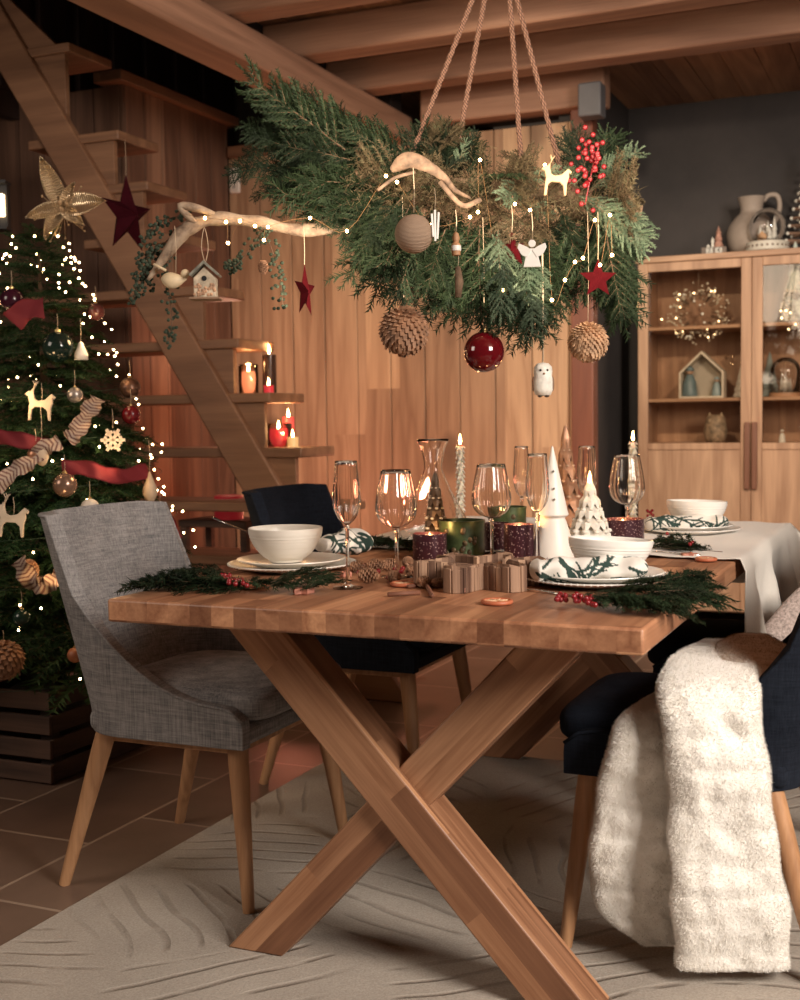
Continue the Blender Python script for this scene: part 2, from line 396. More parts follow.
# ------------------------------------------------------------------ dining table
TB=thing('dining_table',(-.525,1.0,0),'long butcher block wooden dining table with crossed beam legs','table')
MB().box(-.525,.525,-1.0,1.0,.715,.76).build('tabletop',W_TABLE,TB,bevel=.005)
def beam(x0,z0,x1,z1,yc,dy,w,name='leg'):
    # local X along the beam, ends cut level with floor and tabletop
    d=Vector((x1-x0,0,z1-z0)); L=d.length; a=math.atan2(d.z,d.x)
    cut=(w/2)/math.tan(abs(a)) if abs(math.tan(a))>1e-6 else 0
    s=1 if a>0 else -1
    # polygon in local x,z : level cuts
    ca=math.cos(a);sa=math.sin(a)
    c=w/2/ math.tan(a)
    poly=[(c,-w/2),( L+c,-w/2),(L-c,w/2),(-c,w/2)]
    poly=[( -c if p[1]>0 else c, p[1]) if i in (0,3) else ((L-c) if p[1]>0 else (L+c),p[1]) for i,p in enumerate(poly)]
    poly=[(-(-w/2)/math.tan(a)*-1*-1 if False else p[0],p[1]) for p in poly]
    # level cut: local point (lx,lz) has world z = lx*sa+lz*ca ; want 0 at start and L*sa at end
    poly=[( w/2*ca/sa,-w/2),(L+w/2*ca/sa,-w/2),(L-w/2*ca/sa,w/2),(-w/2*ca/sa,w/2)]
    m=MB().prism(poly,-dy/2,dy/2)
    o=m.build(name,W_BEAM,TB,bevel=.004,recalc=True); o.location=(x0+.525,yc-1.0,z0); o.rotation_euler=(0,-a,0); return o
for ty in (.22,1.78):
    g=.008
    beam(-.185,g,-.85,.715,ty,.10,.092)     # rises to the left
    beam(-.850,g,-.185,.715,ty+.008,.075,.092)
    MB().box(-.34,.34,ty-1-.05,ty-1+.05,.695,.715).build('mounting_plate',plain('black_steel',(.02,.02,.02),.5),TB)

# ------------------------------------------------------------------ chairs
def make_chair(name,fab,loc,rot,label,cat='chair',ex=2.9):
    t=thing(name,loc,label,cat,'upholstered dining chairs',rot)
    # plan path (x,y) U shape, front = +Y
    path=[]
    for i in range(13): path.append((-.255,.235-.33*i/12*1.0,))
    for i in range(1,8):
        a=PI+ (PI/2)*i/8; path.append((-.155+.10*math.cos(a),-.095+.13*math.sin(a)))
    for i in range(9): path.append((-.155+.31*i/8,-.225-.012*math.sin(PI*i/8)))
    for i in range(1,8):
        a=1.5*PI+(PI/2)*i/8; path.append((.155+.10*math.cos(a),-.095+.13*math.sin(a)))
    for i in range(13): path.append((.255,-.095+.33*i/12))
    NZ=14
    def pos(i,j):
        x,y=path[i]; tt=(.235-y)/.46; tt=max(0,min(1,tt))
        top=.468+ (.885-.468)*(max(0,(tt-.02))/.98)**ex-.028*max(0,1-tt/.10)**2
        if tt>.86: top=.885-.02*(abs(x)/.25)**2*0 - (0 if tt>.86 else 0)
        top=min(top,.885)
        z=.375+(top-.375)*j
        lean=-.30*max(0,z-.42)*(.35+.65*tt)
        wid=1+ .06*max(0,z-.45)
        return Vector((x*wid,y+lean,z))
    n=len(path)
    m=MB(); vs=[pos(i,j/NZ) for j in range(NZ+1) for i in range(n)]
    fs=[(j*n+i,j*n+i+1,(j+1)*n+i+1,(j+1)*n+i) for j in range(NZ) for i in range(n-1)]
    m.add(vs,fs)
    o=m.build('shell',fab,t,smooth=True,subsurf=0); 
    md=o.modifiers.new('solid','SOLIDIFY'); md.thickness=.034; md.offset=-1
    md=o.modifiers.new('bev','BEVEL'); md.width=.013; md.segments=3; md.limit_method='ANGLE'; md.angle_limit=math.radians(50)
    # piping along the upper edge
    MB().tube([pos(i,1.0)+Vector((0,0,-.001)) for i in range(n)],.0042,6).build('piping',fab,t,smooth=True)
    # seat cushion
    def cush(u,v):
        a=2*PI*u; 
        ph=PI*(v-.5)
        ex=.28
        sg=lambda q,e:(abs(q)**e)*(1 if q>=0 else -1)
        cx=sg(math.cos(a),ex)*sg(math.cos(ph),.35); cy=sg(math.sin(a),ex)*sg(math.cos(ph),.35); cz=sg(math.sin(ph),.6)
        x=.228*cx; y=.02+.235*cy
        if cy<0: x*=1-.12*cy*cy
        return Vector((x,y+.016,.462+.043*cz+ (.012*(1-cx*cx)*(1-cy*cy) if cz>0 else 0)))
    MB().grid(cush,48,18,closeu=True).build('seat',fab,t,smooth=True)
    MB().tube([Vector((cush(k/48,.30)[0]*1.005,cush(k/48,.30)[1]*1.005,.447)) for k in range(48)],.004,6,closed=True).build('seat_welt',fab,t,smooth=True)
    MB().box(-.235,.235,-.20,.236,.378,.428).build('seat_base',fab,t,bevel=.016)
    MB().box(-.205,.205,-.18,.19,.350,.379).build('seat_frame',W_LEG,t,bevel=.004)
    R=Matrix.Rotation(rot,4,'Z')
    for sx_,sy_ in ((-1,1),(1,1),(-1,-1),(1,-1)):
        bx=.245*sx_; by=(.235 if sy_>0 else -.275); w=R@Vector((bx,by,0)); gz=ground(loc[0]+w.x,loc[1]+w.y)
        top=Vector((.205*sx_,.19 if sy_>0 else -.165,.385)); bot=Vector((bx,by,gz))
        pts=[top.lerp(bot,k/8) for k in range(9)]
        MB().tube(pts,[.0235,.0235,.0225,.021,.0195,.018,.0165,.015,.0135],18).build('leg',W_LEG,t,smooth=60)
    return t
CY1=.66
CH1=make_chair('dining_chair',F_GREY,(-1.20,CY1-.05,0),-PI/2,'grey woven dining chair with light wooden legs at the near left of the table')
CH2=make_chair('dining_chair',F_NAVY,(-1.165,1.50,0),-PI/2,'navy dining chair on the far left, behind the grey chair')
CH3=make_chair('dining_chair',F_NAVY,(-.028,.70,0),PI/2,'navy dining chair at the right holding a cream fur throw',ex=4.0)
CH4=make_chair('dining_chair',F_NAVY,(-.02,1.52,0),PI/2,'navy dining chair farther back on the right, mostly hidden under the hanging tablecloth')
# ------------------------------------------------------------------ greenery prototypes
def needle_mat(name,c0,c1,c2=None):
    t=NT(name); n=t.noise(t.coord(),30,3,.6); oi=t.n.new('ShaderNodeObjectInfo')
    col=t.ramp(n,[(.3,c0),(.62,c1)]+([(.8,c2)] if c2 else []))
    m=t.math('ADD',t.math('MULTIPLY',oi.outputs['Random'],.6),.7)
    s=t.n.new('ShaderNodeVectorMath'); s.operation='SCALE'; t.link(col,s.inputs[0]); t.link(m,s.inputs['Scale'])
    t.set(base=s.outputs[0],rough=.6,spec=.12); return t.mat
N_FIR=needle_mat('fir_needles',(.007,.015,.006),(.023,.039,.017),(.085,.105,.065))
N_DARK=needle_mat('dark_fir_needles',(.005,.010,.005),(.014,.025,.011),(.045,.06,.035))
N_FROST=needle_mat('frosted_needles',(.04,.07,.04),(.12,.16,.10),(.28,.32,.23))
N_MOSS=needle_mat('dry_moss',(.035,.024,.013),(.10,.078,.042),(.11,.13,.07))
N_TREE=needle_mat('tree_needles',(.008,.022,.009),(.028,.058,.020),(.07,.11,.04))
N_EUC=needle_mat('small_round_leaves',(.03,.042,.028),(.06,.078,.052))
B_TWIG=plain('twig_bark',(.10,.055,.03),.8,nscale=20)
def sprig_mesh(name,mat,L=.25,nside=10,nl=.019,nw=.0013,dens=720,ang=44,flat=.5,side=.36,seed=1):
    random.seed(seed); m=MB(); ax=catmull([(0,0,0),(L*.35,0,.006),(L*.7,.004,.004),(L,0,-.008)],14)
    def twig(pts,r,dn,tipl):
        m.tube(pts,[r*(1-.75*i/(len(pts)-1)) for i in range(len(pts))],4,1)
        tot=sum((pts[i+1]-pts[i]).length for i in range(len(pts)-1)); n=int(tot*dn)
        for k in range(n):
            u=(k+rnd())/n*(len(pts)-1); i=min(int(u),len(pts)-2); p=pts[i].lerp(pts[i+1],u-i); d=(pts[i+1]-pts[i]).normalized()
            y=Vector((0,0,1)).cross(d).normalized(); z=d.cross(y)
            a=U(0,2*PI); rad=(y*math.cos(a)+z*math.sin(a)*flat).normalized()
            q=math.radians(U(ang-12,ang+12)); l=tipl*U(.75,1.15)*(1-.35*(u/(len(pts)-1))**3)
            m.spike(p,(d*math.cos(q)+rad*math.sin(q))*l,nw)
    twig(ax,.0022,dens,nl)
    for k in range(nside):
        u=.12+.76*k/nside; 
        for sgn in (-1,1):
            uu=min(.95,u+U(-.03,.03)); i=int(uu*14); p=ax[i]
            l=L*side*(1-.62*uu)*U(.8,1.15); a=math.radians(U(34,50))*sgn
            d=Vector((math.cos(a),math.sin(a),U(-.12,.12))); e=p+d*l; mid=p+d*l*.5+Vector((0,0,U(-.004,.01)))
            twig([p,p.lerp(mid,.5),mid,mid.lerp(e,.5),e+Vector((.006,0,-.004))],.0012,dens,nl)
    random.seed(seed+100)
    return m.mesh(name,[mat,B_TWIG],smooth=False)
SP={}
SP['fir']=[sprig_mesh('fir_sprig',N_FIR,seed=s,nside=7,nl=.024,nw=.0017,dens=430,side=.42) for s in (1,2,3)]
SP['dark']=[sprig_mesh('fir_sprig',N_DARK,seed=s,nl=.022,nw=.0016,dens=430,nside=8,side=.42) for s in (4,5)]
SP['frost']=[sprig_mesh('frosted_sprig',N_FROST,seed=s,nl=.011,nw=.0013,dens=800,nside=12,side=.36) for s in (6,7)]
SP['juni']=[sprig_mesh('juniper_sprig',N_FIR,seed=s,nl=.011,nw=.0013,dens=800,nside=12,side=.34) for s in (8,9)]
SP['moss']=[sprig_mesh('moss_tuft',N_MOSS,L=.12,seed=s,nl=.010,nw=.0011,dens=900,nside=10,side=.8,flat=1,ang=60) for s in (10,11)]
SP['tree']=[sprig_mesh('branch',N_TREE,seed=s,nl=.019,nw=.0017,dens=420,nside=9,side=.5) for s in (12,13,14)]
PSC={'fir':.25,'dark':.25,'frost':.25,'juni':.25,'moss':.12,'tree':.25}
def sprig(kind,parent,p0,p1,nrm,name='sprig',wid=1.0):
    """child sprig from p0 to p1 in the parent's space"""
    me=random.choice(SP[kind]); p0=Vector(p0);p1=Vector(p1); d=p1-p0
    o=bpy.data.objects.new(name,me); COL.objects.link(o); o.parent=parent
    s=d.length/PSC[kind]
    o.matrix_local=T(p0)@orient(d,nrm)@S(s,s*wid,s)
    return o
def wp(mb,pts): return pts
ROPE=NT('jute_rope'); w_=ROPE.n.new('ShaderNodeTexWave'); ROPE.link(ROPE.coord(rot=(0,.6,0)),w_.inputs[0]); w_.inputs['Scale'].default_value=60
ROPE.set(base=ROPE.ramp(w_.outputs[1],[(.2,(.05,.023,.014)),(.8,(.15,.075,.046))]),rough=.9); ROPE=ROPE.mat
STRING=plain('string',(.50,.38,.26),.8)
DRIFT=NT('driftwood'); n_=DRIFT.noise(DRIFT.coord(scale=(1,1,1)),18,5,.65); DRIFT.set(base=DRIFT.ramp(n_,[(.3,(.09,.055,.035)),(.48,(.30,.21,.14)),(.75,(.50,.39,.28))]),rough=.75); DRIFT.bump(n_,.5,.006); DRIFT=DRIFT.mat
LOGM=NT('bark_log'); n_=LOGM.noise(LOGM.coord(),22,6,.7); LOGM.set(base=LOGM.ramp(n_,[(.3,(.06,.035,.02)),(.7,(.24,.15,.09))]),rough=.9); LOGM.bump(n_,.7,.01); LOGM=LOGM.mat
BERRY=plain('red_berry',(.20,.010,.014),.25,nscale=30)
DRED=plain('dark_red_felt',(.045,.0025,.004),.9,nscale=50,spec=.05)
BULB=emit('warm_bulb',(1,.62,.26),28)
BULB_T=emit('tree_bulb',(1,.66,.32),26)
def twisted_rope(m,p0,p1,r=.0045):
    p0=Vector(p0);p1=Vector(p1); d=p1-p0; n=max(8,int(d.length/.008)); a=d.orthogonal().normalized(); b=d.normalized().cross(a)
    for ph in (0,2.09,4.19):
        pts=[p0+d*(i/n)+(a*math.cos(i*.75+ph)+b*math.sin(i*.75+ph))*r*.75 for i in range(n+1)]
        m.tube(pts,r*.8,5)
# ------------------------------------------------------------------ hanging branch arrangement
HD=3.0
HB=thing('hanging_branch_arrangement',Pd(500,200,HD),'large hanging bough of fir and moss on ropes above the table','hanging decoration')
ORG=Vector(HB.location)
def H(px,py,dd=0): return Pd(px,py,HD+dd)-ORG
m=MB()
log=catmull([H(300,190),H(360,178),H(440,182),H(520,190),H(600,205),H(640,215)],30)
m.tube(log,[.018+.006*math.sin(i*1.3) for i in range(31)],12); m.build('log',LOGM,HB,smooth=True)
m=MB(); dr=catmull([H(148,280,-.05),H(166,255,-.05),H(186,230,-.05),H(215,219,-.04),H(255,222,-.03),H(300,230,-.03),H(355,227,0),H(400,222,.02)],50)
m.tube(dr,[ (.004+.016*min(1,i/14)) if i<14 else .0165-.004*((i-14)/36)+.0025*math.sin(i*.9) for i in range(51)],14)
m.tube(catmull([H(200,226,-.05),H(188,216,-.07),H(180,206,-.08),H(196,208,-.07),H(214,214,-.05)],14),[.004,.006,.008,.009,.009,.008,.008,.009,.010,.011,.011,.010,.009,.008,.006],8)
m.build('driftwood_branch',DRIFT,HB,smooth=True)
# pale gnarled root at the top
m=MB(); kn=catmull([H(392,170,-.16),H(408,160,-.18),H(425,165,-.18),H(442,176,-.17),H(455,190,-.15),H(470,198,-.12)],24)
m.tube(kn,[q*.72 for q in [.010,.016,.021,.024,.026,.026,.025,.024,.023,.022,.020,.018,.017,.015,.014,.013,.012,.010,.009,.008,.007,.006,.006,.005,.004]],12)
m.tube(catmull([H(378,190,-.17),H(395,178,-.18),H(415,172,-.17)],10),.004,6)
m.tube(catmull([H(440,182,-.17),H(462,205,-.18),H(480,200,-.15)],10),.006,6)
m.build('gnarled_root',plain('old_root',(.15,.095,.06),.8,nscale=40,namt=.6,bump=.6,bscale=60),HB,smooth=True)
hook=Pd(500,-60,HD+.02)-ORG; hooks=[Pd(495,-58,HD+.02)-ORG]*2+[Pd(507,-40,HD+.02)-ORG]*2
for (x,y),hk in zip(((405,150),(457,128),(523,168),(561,152)),hooks):
    m=MB(); p=H(x,y,.0); 
    twisted_rope(m,p+Vector((0,0,-.05)),hk); m.build('rope',ROPE,HB,smooth=True)
m=MB(); twisted_rope(m,hook,Vector((hook.x,hook.y,2.66-ORG.z)),.006); m.ball(.024,hook); m.build('rope',ROPE,HB,smooth=True)
view=-fwd
random.seed(21)
L=[ # kind, base px, tip px, depth
 ('juni',(400,172),(300,105),.02),('juni',(345,150),(235,66),.0),('juni',(330,140),(262,84),.03),('dark',(380,165),(262,120),.05),('dark',(390,185),(256,150),.04),
 ('fir',(385,190),(262,196),.0),('dark',(380,175),(290,165),.06),('fir',(400,190),(285,178),-.04),('fir',(370,195),(310,215),-.05),('dark',(350,160),(275,140),-.03),('dark',(360,180),(262,170),.08),('juni',(400,160),(340,120),.0),
 ('fir',(400,195),(330,235),-.06),('dark',(390,200),(345,262),.0),('fir',(395,200),(343,292),-.03),('fir',(410,205),(365,308),-.08),('juni',(400,200),(350,255),-.1),('fir',(425,210),(392,318),-.10),
 ('dark',(430,210),(410,320),-.02),('dark',(400,200),(380,290),.05),('fir',(440,215),(432,322),.02),('fir',(445,230),(425,300),-.1),('juni',(450,220),(447,318),-.04),('fir',(470,220),(455,330),-.06),('fir',(480,225),(478,350),-.10),
 ('dark',(490,220),(490,330),.0),('frost',(498,230),(498,322),-.14),('fir',(505,250),(505,350),-.12),('fir',(515,240),(524,352),-.10),('dark',(530,230),(520,345),.02),('fir',(530,235),(540,348),-.06),('frost',(520,255),(535,345),-.12),
 ('juni',(550,230),(558,330),-.05),('dark',(560,225),(575,310),.0),('fir',(565,220),(590,300),-.05),('fir',(590,215),(640,275),.0),('fir',(600,230),(630,335),-.05),('juni',(605,225),(622,330),-.08),
 ('frost',(595,205),(655,248),-.10),('frost',(600,215),(648,262),-.08),('frost',(590,200),(645,225),-.08),('fir',(600,210),(640,250),.0),('frost',(590,190),(642,148),-.02),('dark',(590,185),(575,118),.02),('dark',(580,180),(560,135),.03),
 ('juni',(600,190),(628,160),.0),('juni',(600,195),(612,120),.05),
 ('dark',(450,165),(405,128),.03),('juni',(440,170),(425,118),.0),('juni',(450,165),(448,116),.03),('juni',(440,165),(470,125),.0),('dark',(430,175),(398,150),.0),('frost',(455,170),(468,140),-.03),('dark',(445,170),(478,150),.03),
 ('juni',(400,230),(392,280),-.12),('fir',(560,250),(545,330),.03),('dark',(460,230),(468,315),.05),('fir',(420,215),(375,280),.03),('dark',(600,215),(600,300),.05)]
for kd,a,b,dd in L:
    sprig(kd,HB,H(*a,dd),H(b[0]+U(-4,4),b[1]+U(-4,4),dd+U(-.05,.02)),view+Vector((U(-.5,.5),U(-.5,.5),U(-.4,.4))),'fir_sprig',wid=1.0)
for k in range(36):
    x=U(345,625); y=185+ (x-400)*.05+U(-14,30); a=U(0,2*PI)
    l=U(26,46); sprig(random.choice(['moss','moss','juni','frost']) if x>430 else random.choice(['moss','dark']),HB,H(x,y,U(-.10,.05)),H(x+l*math.cos(a),y+l*.7*math.sin(a),U(-.16,.04)),view+Vector((U(-1,1),U(-1,1),U(-1,1))),'moss_tuft',wid=1.2)
fol=MB()
def merged_sprig(mb,kind,p0,p1,nrm,wid=1.0,mi=0):
    me=random.choice(SP[kind]); d=p1-p0; s=d.length/PSC[kind]; X=T(p0)@orient(d,nrm)@S(s,s*wid,s)
    mb.add([v.co for v in me.vertices],[tuple(p.vertices) for p in me.polygons],mi,X)
MI={'fir':0,'juni':0,'dark':1,'frost':2,'moss':3}
for rep in range(3):
    for kd,a,b,dd in L:
        if rep==2 and kd=='frost': continue
        j=lambda s: U(-s,s)
        k2={'fir':'dark','juni':'dark'}.get(kd,kd) if rep==1 else kd
        A=H(a[0]+j(16),a[1]+j(12),dd+U(-.02,.08)); f=U(.62,.92); B=H(a[0]+(b[0]-a[0])*f+j(15),a[1]+(b[1]-a[1])*f+j(10),dd+U(-.04,.10))
        merged_sprig(fol,k2,A,B,view+Vector((U(-.7,.7),U(-.7,.7),U(-.6,.6))),1.15,MI[k2])
for k in range(26):
    x=U(265,400); y=150+(x-265)*.15+U(-24,44); merged_sprig(fol,'dark',H(x,y,U(0,.08)),H(x-U(10,50),y+U(-26,26),U(0,.06)),view+Vector((U(-.7,.7),U(-.7,.7),0)),1.3,1)
for k in range(30):
    a=U(0,2*PI); x=443+U(-26,26); y=160+U(-22,14); k2=random.choice(['juni','moss','dark']); merged_sprig(fol,k2,H(x,y,U(-.05,.05)),H(x+26*math.cos(a),y-abs(24*math.sin(a)),U(-.05,.05)),view+Vector((U(-1,1),U(-1,1),0)),1.2,MI[k2])
o=fol.build('foliage',[N_FIR,N_DARK,N_FROST,N_MOSS],HB,smooth=False); o['kind']='stuff'
m=MB()
for k in range(4200):   # tangle of dry moss along the log
    x=random.choice([U(345,480),U(430,640),U(430,600)]); y=183+(x-400)*.07+random.gauss(4,16); p=H(x,y,U(-.13,.06)); d=Vector((U(-1,1),U(-1,1),U(-1,1))).normalized()*U(.008,.03)
    m.spike(p,d,.0009)
o=m.build('moss',N_MOSS,HB,smooth=False); o['kind']='stuff'
# trailing small leaved sprays below the driftwood
m=MB()
for st in ([(185,228),(162,245),(150,262),(138,290)],[(170,240),(168,280),(172,320),(168,342)],[(262,226),(272,250),(280,275),(283,305)],[(262,230),(240,262),(228,268)],[(185,215),(160,222),(145,240)],[(160,262),(140,278),(134,300)],[(155,250),(142,262),(150,285)]):
    pts=catmull([H(x,y,-.03) for x,y in st],16); m.tube(pts,.0012,4,1)
    for p in pts:
        for q in range(4):
            c=p+Vector((U(-.02,.02),U(-.015,.015),U(-.016,.016))); m.ball(.0055,c,6,4,sx=1,sy=.35,sz=.8,M=None)
m.build('leafy_spray',[N_EUC,B_TWIG],HB,smooth=True)
m=MB()
for k in range(46):
    c=H(592+random.gauss(0,7),165+random.gauss(0,17),-.12+U(-.02,.02)); m.ball(.0062,c,10,7)
m.tube(catmull([H(585,205,-.1),H(592,170,-.1),H(600,142,-.1)],8),.002,5)
m.build('berry_cluster',BERRY,HB,smooth=True)
m=MB()
for (x,y) in ((232,228),(265,268),(440,205),(505,228)):
    pass
# fairy lights on it
FL=thing('fairy_lights',ORG,'string of warm fairy lights wound through the hanging bough and driftwood','fairy lights')
bp=[(184,214),(205,218),(226,222),(240,221),(255,226),(268,227),(310,218),(347,231),(228,243),(264,240),(386,176),(397,182),(470,217),(478,212),(515,204),(530,210),(575,262),(583,258),(600,265),(612,255),(565,280),(552,300),(503,290),(595,220),(480,160),(545,165),(610,215),(430,225)]
m=MB(); m.tube(catmull([H(x,y,-.10) for x,y in sorted(bp)],120),.0005,4); m.build('light_wire',plain('copper_wire',(.3,.16,.07),.4,.8),FL,smooth=True)
for x,y in bp:
    MB().ball(.0042,H(x,y,-.13 if x>350 else -.075),8,6).build('bulb',BULB,FL,smooth=True)
def hang_string(parent,top,length,r=.0008):
    MB().tube([Vector((0,0,top)),Vector((.002,0,top+length*.5)),Vector((0,0,top+length))],r,5).build('string',STRING,parent,smooth=True)
GH='ornaments hung from the bough'
def at(px,py,dd): return Pd(px,py,HD+dd)
# birdhouse
t=thing('birdhouse_ornament',at(206,298,-.07),'tiny wooden birdhouse with pitched roof hanging from the driftwood','ornament',rot=TH)
pw=plain('weathered_white',(.52,.42,.30),.7,nscale=40,namt=.5)
m=MB(); m.prism([(-.026,0),(.026,0),(.026,.046),(0,.072),(-.026,.046)],-.02,.02); m.build('body',pw,t,bevel=.002,recalc=True)
m=MB(); 
for s in (-1,1): m.box(-.002,.046,-.028,.028,-.003,.003,T(0,0,.082)@(RY(math.radians(42)) if s>0 else RZ(PI)@RY(math.radians(42))))
m.build('roof',plain('grey_roof',(.20,.19,.15),.8,nscale=50,namt=.5),t,bevel=.001)
MB().box(-.036,.036,-.03,.03,-.005,0).build('base',plain('birdhouse_base',(.25,.15,.09),.7),t,bevel=.001)
MB().cyl(.006,-.022,-.0195,16,M=T(0,0,0)@T(0,0,.044)@RX(0)@Matrix.Rotation(PI/2,4,'X')@T(0,0,.0415)).build('entrance_hole',plain('hole_black',(.01,.01,.01),.9),t)
m=MB()
for k in range(30): m.ball(.004,(U(-.024,.024),-.021,U(.004,.03)),6,4,sy=.4)
m.build('pebbles',plain('pebbles',(.42,.24,.14),.6,nscale=60,namt=.6),t)
m=MB(); m.tube(catmull([(0,0,.08),(-.008,0,.12),(0,0,.165),(.008,0,.12),(0,0,.08)],20),.0009,5); m.build('string',STRING,t,smooth=True)
# bird
t=thing('bird_ornament',at(176,279,-.07),'small carved cream bird hanging from the driftwood tip','ornament',rot=TH)
m=MB()
def birdf(u,v):
    a=2*PI*u; x=-.036+.062*v; r=.019*math.sin(PI*min(1,max(0,(v*.80+.2)))**.9)**1.1 if v>.0 else .001
    r=.0185*max(0.02,math.sin(PI*(v**.75)))+.0015
    return Vector((x,r*.8*math.cos(a),r*math.sin(a)-.004*math.sin(PI*v)))
m.grid(birdf,14,14,closeu=True); m.ball(.011,(.022,0,.012)); m.lathe([(.004,0),(.0001,.012)],6,T(.032,0,.011)@RY(PI/2))
m.box(-.062,-.03,-.006,.006,.004,.010,M=RY(math.radians(28)))
m.build('body',plain('cream_wood',(.62,.48,.30),.6,nscale=30),t,smooth=True); hang_string(t,.015,.11)
# stars
def star_poly(R,r,n=5,ph=PI/2,ry=1.0): return [((R if k%2==0 else r)*math.cos(ph+PI*k/n),(R if k%2==0 else r)*ry*math.sin(ph+PI*k/n)) for k in range(2*n)]
def star(loc,R,r,rotz,label,th,mat,ry=1,strl=.1,group=None,solid3=True):
    t=thing('star_ornament',loc,label,'star',group,rot=rotz)
    P=star_poly(R,r,ry=ry); m=MB(); n=len(P)
    vs=[(p[0],0,p[1]) for p in P]+[(0,-th,0),(0,th,0)]
    fs=[((i+1)%n,i,n) for i in range(n)]+[(i,(i+1)%n,n+1) for i in range(n)]
    m.add(vs,fs); m.build('star',mat,t,smooth=False,recalc=True); hang_string(t,R*ry*.98,strl); return t
star(at(305,292,-.05),.066,.026,TH+1.25,'slim dark red felt star hanging below the driftwood on a looped string',.012,DRED,ry=1.0,strl=.09)
star(at(598,279,-.12),.046,.020,TH+.1,'dark red star hanging at the right end of the bough',.010,DRED,strl=.11)
star(at(512,250,-.14),.042,.018,TH-.3,'dark red star half hidden behind the white angel',.010,DRED,strl=.06)
bs=Pd(127,216,4.55)
star(bs,.150,.058,TH+1.12,'very large maroon star hanging in front of the staircase',.05,plain('maroon_felt',(.030,.003,.006),.9,nscale=30,spec=.05),strl=.13)
# baubles
def bauble(loc,r,mat,label,cap=True,strl=.05,group=None,cat='bauble',kind='bauble'):
    t=thing(kind,loc,label,cat,group)
    MB().ball(r,(0,0,0),32,20).build('ball',mat,t,smooth=True)
    if cap: MB().cyl(r*.2,r*.95,r*1.12,14).tube([(r*.08*math.cos(a),0,r*1.16+r*.08*math.sin(a)) for a in [k*PI/5 for k in range(10)]],r*.02,5,closed=True).build('cap',plain('brass_cap',(.55,.38,.16),.3,.9),t)
    if strl: hang_string(t,r*1.1,strl)
    return t
REDG=NT('red_lacquer'); REDG.set(base=(.10,.003,.006),rough=.08,coat=.6); REDG=REDG.mat
t=bauble(at(484,352,-.10),.048,REDG,'shiny dark red bauble, lowest in the middle of the bough',strl=.26)
WICK=NT('woven_jute'); w_=WICK.n.new('ShaderNodeTexWave'); WICK.link(WICK.coord(),w_.inputs[0]); w_.bands_direction='Z'; w_.inputs['Scale'].default_value=110; w_.inputs['Distortion'].default_value=2
WICK.set(base=WICK.ramp(w_.outputs[1],[(.2,(.26,.17,.11)),(.8,(.48,.34,.24))]),rough=.85); WICK.bump(w_.outputs[1],.6,.003); WICK=WICK.mat
t=bauble(at(414,234,-.20),.044,WICK,'brown woven jute ball hanging at the left front of the bough',cap=False,strl=.10)
def coneball(loc,r,label,mat,strl=.08,dens=260,w=.010):
    t=thing('pine_cone_ball',loc,label,'ornament'); m=MB()
    for k in range(dens):
        z=1-2*(k+.5)/dens; a=k*2.39996; q=math.sqrt(1-z*z); n=Vector((q*math.cos(a),q*math.sin(a),z)); tn=Vector((-math.sin(a),math.cos(a),0)); up_=n.cross(tn)
        c=n*r*.9; tip=n*r*U(1.0,1.12)+up_*(-.006)
        vs=[c+tn*w*.5-up_*w*.2,c-tn*w*.5-up_*w*.2,c-tn*w*.35+up_*w*.55,c+tn*w*.35+up_*w*.55,tip+tn*w*.28,tip-tn*w*.28]
        m.add(vs,[(0,1,5,4),(3,4,5,2),(0,4,3),(1,2,5)])
    m.ball(r*.92,(0,0,0),20,12); m.build('scales',mat,t,smooth=False); hang_string(t,r,strl)
    return t
CONEB=plain('cone_brown',(.30,.155,.085),.7,nscale=40,namt=.5); CONEL=plain('cone_tan',(.50,.30,.17),.7,nscale=40,namt=.4)
coneball(at(404,331,-.08),.057,'brown pine cone ball hanging at the bottom left of the bough',CONEB,.26,dens=230,w=.014)
coneball(at(588,342,-.08),.046,'tan wood shaving ball hanging at the bottom right of the bough',CONEL,.26,dens=330)
# angel
t=thing('angel_ornament',at(532,252,-.20),'white flat angel with spread wings hanging at the front of the bough','ornament',rot=TH-.1)
WHT=plain('white_ceramic',(.78,.74,.68),.45,nscale=20,namt=.05)
m=MB(); m.prism([(-.020,-.034),(.020,-.034),(.010,.008),(-.010,.008)],-.003,.003); m.cyl(.0085,-.003,.003,18,M=T(0,0,.019)@RX(PI/2)); m.build('body',WHT,t,bevel=.001,recalc=True)
for s in (-1,1):
    m=MB(); m.prism([(0,.004),(s*.012,.012),(s*.030,.020),(s*.033,.010),(s*.027,-.002),(s*.022,-.008),(s*.010,-.012)],-.0045,-.0005); m.build('wing',WHT,t,bevel=.0008,recalc=True)
hang_string(t,.027,.06)
# white feather-like slats ornament beside the jute ball
t=thing('slat_ornament',at(435,224,-.22),'narrow white wooden slats hanging beside the woven jute ball','ornament',rot=TH+.2)
for k,(dx,h) in enumerate(((-.006,.052),(.0,.07),(.007,.06))):
    MB().box(dx-.0025,dx+.0025,-.002,.002,-h*.55,h*.45,M=RY(.06*(k-1))).build('slat',WHT,t,bevel=.0008)
hang_string(t,.03,.05)
# wooden lantern / figure under it
t=thing('wooden_peg_ornament',at(456,243,-.18),'small wooden lantern shaped ornament with white band hanging right of the slats','ornament',rot=TH)
WDO=plain('orange_wood',(.42,.22,.11),.6,nscale=30)
m=MB(); m.lathe([(.0001,-.03),(.010,-.028),(.011,-.004),(.006,.002),(.009,.010),(.006,.022),(.0001,.026)],14); m.build('body',WDO,t,smooth=40)
m=MB(); m.lathe([(.0112,-.018),(.0118,-.016),(.0118,-.008),(.0112,-.006)],14); m.build('band',WHT,t); hang_string(t,.025,.05)
